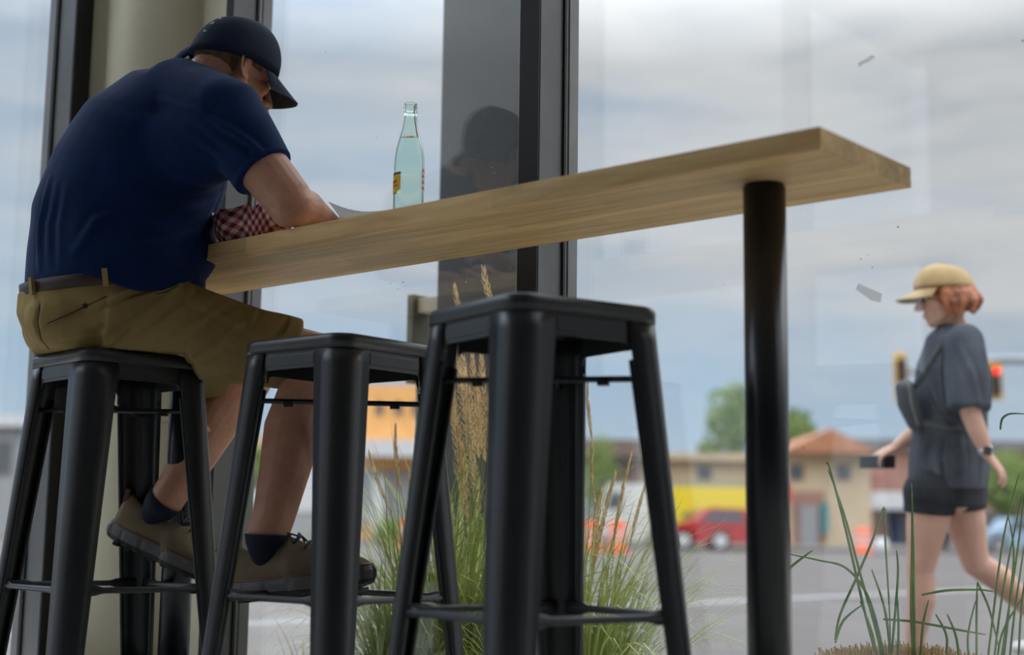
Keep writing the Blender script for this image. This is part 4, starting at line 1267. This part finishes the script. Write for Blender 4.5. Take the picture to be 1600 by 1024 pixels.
def froof(px0, px1, pyE, pyR, D, depth, m, parent, over=.08):
    A = P(px0, pyE, D); B = P(px1, pyE, D); R0 = P(px0, pyR, D).z; mid = (A + B) / 2
    a0 = A - CR * over; b0 = B + CR * over; top = V((mid.x, mid.y, R0)); mb = MB(); z = (A.z + B.z) / 2
    a0.z = b0.z = z; rings = []
    for d in (-over, depth + over):
        rings.append([a0 + FH * d, b0 + FH * d, top + FH * d + V((0, 0, 0))])
    mb.quadgrid(rings); o = mb.obj('gable_roof', m); keep(o, parent); return o


C3 = lambda r, g, b: tuple(((x / 255) ** 2.2) for x in (r, g, b))
M_o = mat('orange stucco', (.80, .42, .15), .9, var=.08, vscale=1); M_cr = mat('cream stucco', (.56, .44, .30), .9, var=.06, vscale=.6); M_ol = mat('olive stucco', (.40, .38, .26), .9)
M_bk = mat('brick', (.30, .12, .085), .9, var=.15, vscale=2); M_bk2 = mat('rose brick', (.36, .20, .16), .9, var=.1, vscale=1); M_br = mat('brown fascia', (.20, .14, .12), .9)
M_tile = mat('terracotta roof', (.44, .20, .11), .9, var=.2, vscale=2); M_win = mat('dark window', (.10, .11, .13), .3); M_grey = mat('grey wall', (.30, .31, .33), .8); M_wt = mat('white panel', (.62, .63, .65), .6)
M_teal = mat('teal door', (.06, .26, .28), .6); M_yv = mat('yellow paint', (.80, .62, .03), .5); M_rc = mat('red car paint', (.42, .02, .025), .3); M_or = mat('orange plastic', (.85, .13, .03), .6)
M_rs = mat('red sign', (.70, .06, .05), .6); M_bluec = mat('pale blue car paint', (.30, .40, .52), .3); M_leaf = mat('tree leaves', (.13, .20, .045), .9, col2=(.25, .33, .10), vscale=.8); M_bark = mat('bark', (.10, .07, .05), .9)
M_roofg = mat('grey roof', (.20, .19, .20), .9)


def building(label, px, D):
    b_ = empty('building', V((P(px, 850, D).x, P(px, 850, D).y, GZ)), label, 'building'); bpy.context.view_layer.update(); return b_


B1 = building('orange stucco building with small dark windows seen past the middle stool', 610, 62)
fbox(545, 662, 598, 62, 10, M_o, 'wall', B1); fbox(545, 670, 690, 60.5, 1.5, M_wt, 'awning', B1, z0=P(600, 712, 60.5).z, dz=.7)
for px in (582, 612, 640): fwin(px, px + 11, 626, 646, 62, M_win, 'window', B1)
fwin(560, 655, 735, 820, 61.9, M_grey, 'storefront', B1); fwin(580, 600, 745, 830, 61.6, M_wt, 'door', B1)
B2 = building('low building at the far left with a white roof edge', -10, 62)
fbox(-90, 22, 655, 62, 9, M_grey, 'wall', B2); fbox(-90, 26, 650, 61.5, 10, M_wt, 'parapet', B2, z0=P(0, 664, 61.5).z, dz=.5)
fwin(-30, 10, 690, 740, 62, M_win, 'window', B2)
B7 = building('grey shopfront low behind the man\'s legs', 430, 63)
fbox(330, 540, 690, 63, 9, M_grey, 'wall', B7); fbox(325, 545, 682, 62.5, 10, M_cr, 'parapet', B7, z0=P(430, 700, 62.5).z, dz=.6)
fwin(372, 420, 715, 790, 63, M_wt, 'window', B7); fwin(440, 500, 720, 800, 63, M_wt, 'window', B7)
B3 = building('brown low building with deep roof edge behind the nearest stool', 940, 60)
fbox(860, 1000, 700, 60, 10, M_grey, 'wall', B3); fbox(850, 1006, 688, 59.4, 11, M_br, 'fascia', B3, z0=P(930, 712, 59.4).z, dz=.72)
fwin(960, 1000, 726, 752, 60, M_br, 'window', B3)
B4 = building('cream flat-roofed building left of the counter pole', 1110, 64)
fbox(1000, 1216, 714, 64, 11, M_cr, 'wall', B4); fbox(1000, 1216, 752, 63.7, .3, M_ol, 'lower_wall', B4)
fbox(996, 1218, 710, 63.5, 12, M_cr, 'parapet', B4, z0=P(1100, 718, 63.5).z, dz=.3)
for px in (1090, 1178): fwin(px, px + 22, 728, 749, 64, M_win, 'window', B4)
B5 = building('tan building with a terracotta gable roof right of the counter pole', 1290, 60)
fbox(1226, 1362, 706, 60, 8, M_cr, 'wall', B5); froof(1226, 1372, 708, 668, 59.8, 8, M_tile, B5)
for px in (1308, 1234): fwin(px, px + 22, 726, 750, 60, M_win, 'window', B5)
fwin(1240, 1288, 768, 862, 60, M_bk2, 'shopfront', B5); fwin(1250, 1278, 790, 862, 59.8, M_grey, 'door', B5); fwin(1284, 1294, 785, 835, 59.8, M_teal, 'shutter', B5)
fwin(1224, 1236, 758, 786, 59.5, M_rs, 'sign', B5)
B6 = building('rose brick building with a white awning behind the woman', 1480, 71)
fbox(1340, 1700, 690, 71, 11, M_bk2, 'wall', B6); fbox(1335, 1700, 684, 70.6, 12, M_roofg, 'parapet', B6, z0=P(1480, 702, 70.6).z, dz=.5)
fbox(1368, 1384, 740, 70.4, .6, M_bk, 'pier', B6); fbox(1372, 1440, 764, 69, 2, M_wt, 'awning', B6, z0=P(1400, 796, 69).z, dz=.85)
fwin(1376, 1436, 800, 850, 70.9, M_win, 'entrance', B6); fwin(1395, 1404, 808, 850, 70.7, mat('blue door', (.04, .07, .2), .5), 'door', B6)
fwin(1540, 1620, 800, 845, 70.9, M_win, 'window', B6)


def tree(px, py, D, r, h, label, seed, trunk=True, squash=1.0):
    random.seed(seed); base = P(px, 850, D); base.z = GZ
    t = empty('tree', base, label, 'tree'); c = V((0, 0, P(px, py, D).z - GZ))
    mb = MB()
    for i in range(1500):
        v = V((random.gauss(0, 1), random.gauss(0, 1), random.gauss(0, 1))).normalized() * random.random() ** .35
        lump = 1 + .35 * noise.noise(v * 2.2 + V((seed, 0, 0)))
        q = c + V((v.x * r * lump, v.y * r * lump, v.z * r * squash * lump)); s_ = r * .09
        a = V((random.gauss(0, 1), random.gauss(0, 1), random.gauss(0, 1))).normalized() * s_; b_ = a.orthogonal().normalized() * s_ * .6
        mb.quadgrid([[q - a - b_ * .2, q - a + b_ * .2], [q - b_, q + b_], [q + a - b_ * .2, q + a + b_ * .2]], closed=False, cap=False)
    mb.obj('foliage', M_leaf, t)
    tr = MB(); tr.loft([(0, 0, 0), (0.1, 0, c.z * .6), (0, .1, c.z)], [r * .09, r * .07, r * .03], n=8); tr.obj('trunk', M_bark, t, smooth=True)
    return t


tree(1150, 655, 88, 1.85, 4, 'tall loose green tree behind the cream building, left of the pole', 2, squash=1.25)
tree(1238, 675, 88, 1.5, 4, 'green tree crown just right of the counter pole', 3)
tree(1110, 700, 99, .9, 3, 'small low green tree behind the cream building roof', 4, squash=.6)
tree(1580, 755, 57, 1.3, 3, 'bright green tree behind the woman\'s rear hand', 5)
tree(938, 740, 56.5, .75, 3, 'slim green sapling in front of the brown building', 6, squash=2.0)
tree(610, 838, 48, .6, 1, 'round green shrub beyond the street behind his shoe', 8)
tree(412, 730, 55, .9, 1, 'pale green shrub seen between the man\'s legs', 9)


def vehicle(px0, px1, D, H, label, m, name, profile, wheels=(.2, .8), win=None, cat='car', wr=.32, hub=M_grey):
    A = P(px0, 850, D); B = P(px1, 850, D); A.z = B.z = GZ; L = (B - A).length; ax = (B - A).normalized()
    c = (A + B) / 2; t = empty(name, c, label, cat); bpy.context.view_layer.update()
    def Q(u, y, z): return V((ax.x, ax.y, 0)) * (u - .5) * L + FH * y + V((0, 0, z))
    mb = MB(); rings = []
    for y, k in ((0, .96), (.12, 1), (1.55, 1), (1.68, .96)):
        rings.append([Q(.5 + (u - .5) * k, y, z * H if z > .4 else z * H) for u, z in profile])
    mb.quadgrid(rings); mb.obj('body', m, t)
    if win:
        w = MB(); w.quadgrid([[Q(u, -.012, z * H) for u, z in win], [Q(u, 1.69, z * H) for u, z in win]]); w.obj('windows', M_win, t)
    for u in wheels:
        for y in (-.02, 1.5):
            q = Q(u, y, wr); w = MB(); w.loft([q, q + FH * .2], wr, n=20, dome=False, side=UP); wo = w.obj('wheel', M_sole, t)
            w = MB(); w.loft([q - FH * .015, q + FH * .05], wr * .62, n=16, dome=False, side=UP); w.obj('hubcap', hub, wo)
    return t


carp = [(0, .18), (1, .18), (1, .5), (.97, .6), (.80, .66), (.68, .98), (.38, 1), (.26, .68), (.04, .6), (0, .5)]
carw = [(.66, .66), (.64, .92), (.41, .93), (.31, .68)]
vehicle(1032, 1232, 46, 1.40, 'red car parked across the street beneath the yellow panel', M_rc, 'car', carp, (.18, .47), carw, hub=M_wt, wr=.34)
vanp = [(0, .12), (1, .12), (1, .96), (.98, 1), (.14, 1), (.02, .5), (0, .45)]
vehicle(938, 1048, 52, 2.35, 'white van parked left of the red car', M_wt, 'van', vanp, (.2, .8), [(.08, .6), (.3, .6), (.3, .86), (.14, .86)], cat='van')
vehicle(1536, 1660, 50, 1.25, 'pale blue car parked at the far right edge', M_bluec, 'car', carp, (.2, .8), carw)
vehicle(1448, 1500, 52, 1.1, 'dark car parked behind the woman\'s legs', M_black, 'car', carp, (.2, .8), carw)
yt = vehicle(1042, 1228, 50, 2.2, 'yellow box truck with a painted side behind the red car', M_yv, 'truck', [(0, .2), (1, .2), (1, 1), (0, 1)], (.15, .85), None, cat='truck')
q0 = P(1070, 800, 49.95); mb = MB()
for i, (px, py, w_, h_) in enumerate(((1082, 806, .7, .2), (1096, 800, .5, .16), (1150, 815, .5, .7), (1120, 812, .3, .15))):
    mb.box(P(px, py, 49.9), (w_, .05, h_), M=basis(CR, FH))
o = mb.obj('painted_lettering', M_br); keep(o, yt)


def barrel(px, D, h, label, group):
    b0 = P(px, 850, D); b0.z = GZ; t = empty('traffic_barrel', b0, label, 'traffic barrel', group)
    MB().lathe([(.30, 0), (.31, .05), (.25, .10), (.24, h * .9), (.20, h), (.02, h + .01)], n=20).obj('drum', M_or, t, smooth=True)
    for z in (.35, .62): MB().lathe([(.252, z * h), (.250, z * h + .10)], n=20, cap=False).obj('reflective_band', M_wt, t)
    return t


barrel(965, 38, .85, 'orange traffic barrel in front of the white van, right of its neighbour', 'orange traffic barrels'); barrel(925, 38, .85, 'orange traffic barrel just right of the nearest stool\'s rear leg', 'orange traffic barrels')
barrel(1349, 44, .80, 'orange traffic barrel left of the walking woman', 'orange traffic barrels'); barrel(640, 38, .85, 'orange traffic barrel behind the tall grass at left', 'orange traffic barrels')
mb = MB(); q = P(1377, 860, 42); q.z = GZ; mb.lathe([(.22, 0), (.2, .4), (.12, .5)], q, 16); mb.obj('white_bollard', M_wt, smooth=True, label='short white bollard beside the right orange barrel', cat='bollard')


# traffic signals on a mast arm
M_sy = mat('signal yellow', (.85, .45, .04), .5); M_sb = mat('signal black', (.015, .015, .015), .6); M_gal = mat('galvanised steel', (.30, .33, .36), .5, .4)
SD = 27


def signal(px0, px1, py0, py1, lit, label):
    z1 = P(px0, py0, SD).z; z0 = P(px0, py1, SD).z; A = P(px0, (py0 + py1) / 2, SD); B = P(px1, (py0 + py1) / 2, SD); w = (B - A).length; c = (A + B) / 2
    t = empty('traffic_signal', V((c.x, c.y, z0)), label, 'traffic signal', 'traffic signals on the mast arm'); Bx = basis(CR, FH); H = z1 - z0
    MB().box((0, 0, H / 2), (w, .04, H), M=Bx, bev=.01).obj('backplate', M_sy, t)
    MB().box(FH * -.08 + UP * (H / 2), (w * .56, .16, H * .80), M=Bx, bev=.02).obj('housing', M_sb, t)
    for k in range(3):
        q = FH * -.17 + UP * (H * (.78 - .28 * k)); m_ = lit[k]
        l = MB(); l.loft([q, q + FH * .02], w * .22, n=16, dome=False, side=UP); l.obj('lens', m_, t)
        v = MB(); v.loft([q + UP * w * .1, q + UP * w * .1 - FH * .16], [w * .27, w * .27], [w * .15, w * .15], n=16, dome=False, side=CR); v.obj('visor', M_sb, t)if k == 9 else v.bm.free()
    return t


M_redl = emis('lit red lens', (1, .03, .03), 1.6); M_off = mat('unlit lens', (.03, .03, .03), .4)
signal(1397, 1418, 551, 628, (M_off, M_off, M_off), 'unlit yellow-edged traffic signal left of the woman\'s sling bag')
signal(1541, 1566, 568, 625, (M_redl, M_off, M_off), 'yellow-edged traffic signal showing red behind the woman\'s back')
q0 = P(1560, 562, SD + .15); q1 = P(1800, 566, SD + .15); q2 = P(1400, 572, SD + .15)
ma = empty('signal_mast', V((q1.x, q1.y, GZ)), 'grey steel mast arm carrying the traffic signals', 'mast'); bpy.context.view_layer.update()
mb = MB(); mb.loft([q1, q0, P(1400, 585, SD + .15)], [.10, .08, .035], n=12, dome=False); keep(mb.obj('arm', M_gal, smooth=True), ma)
mb = MB(); mb.loft([V((q1.x, q1.y, GZ)), V((q1.x, q1.y, q1.z + .3))], [.16, .12], n=14, dome=False); keep(mb.obj('upright', M_gal, smooth=True), ma)
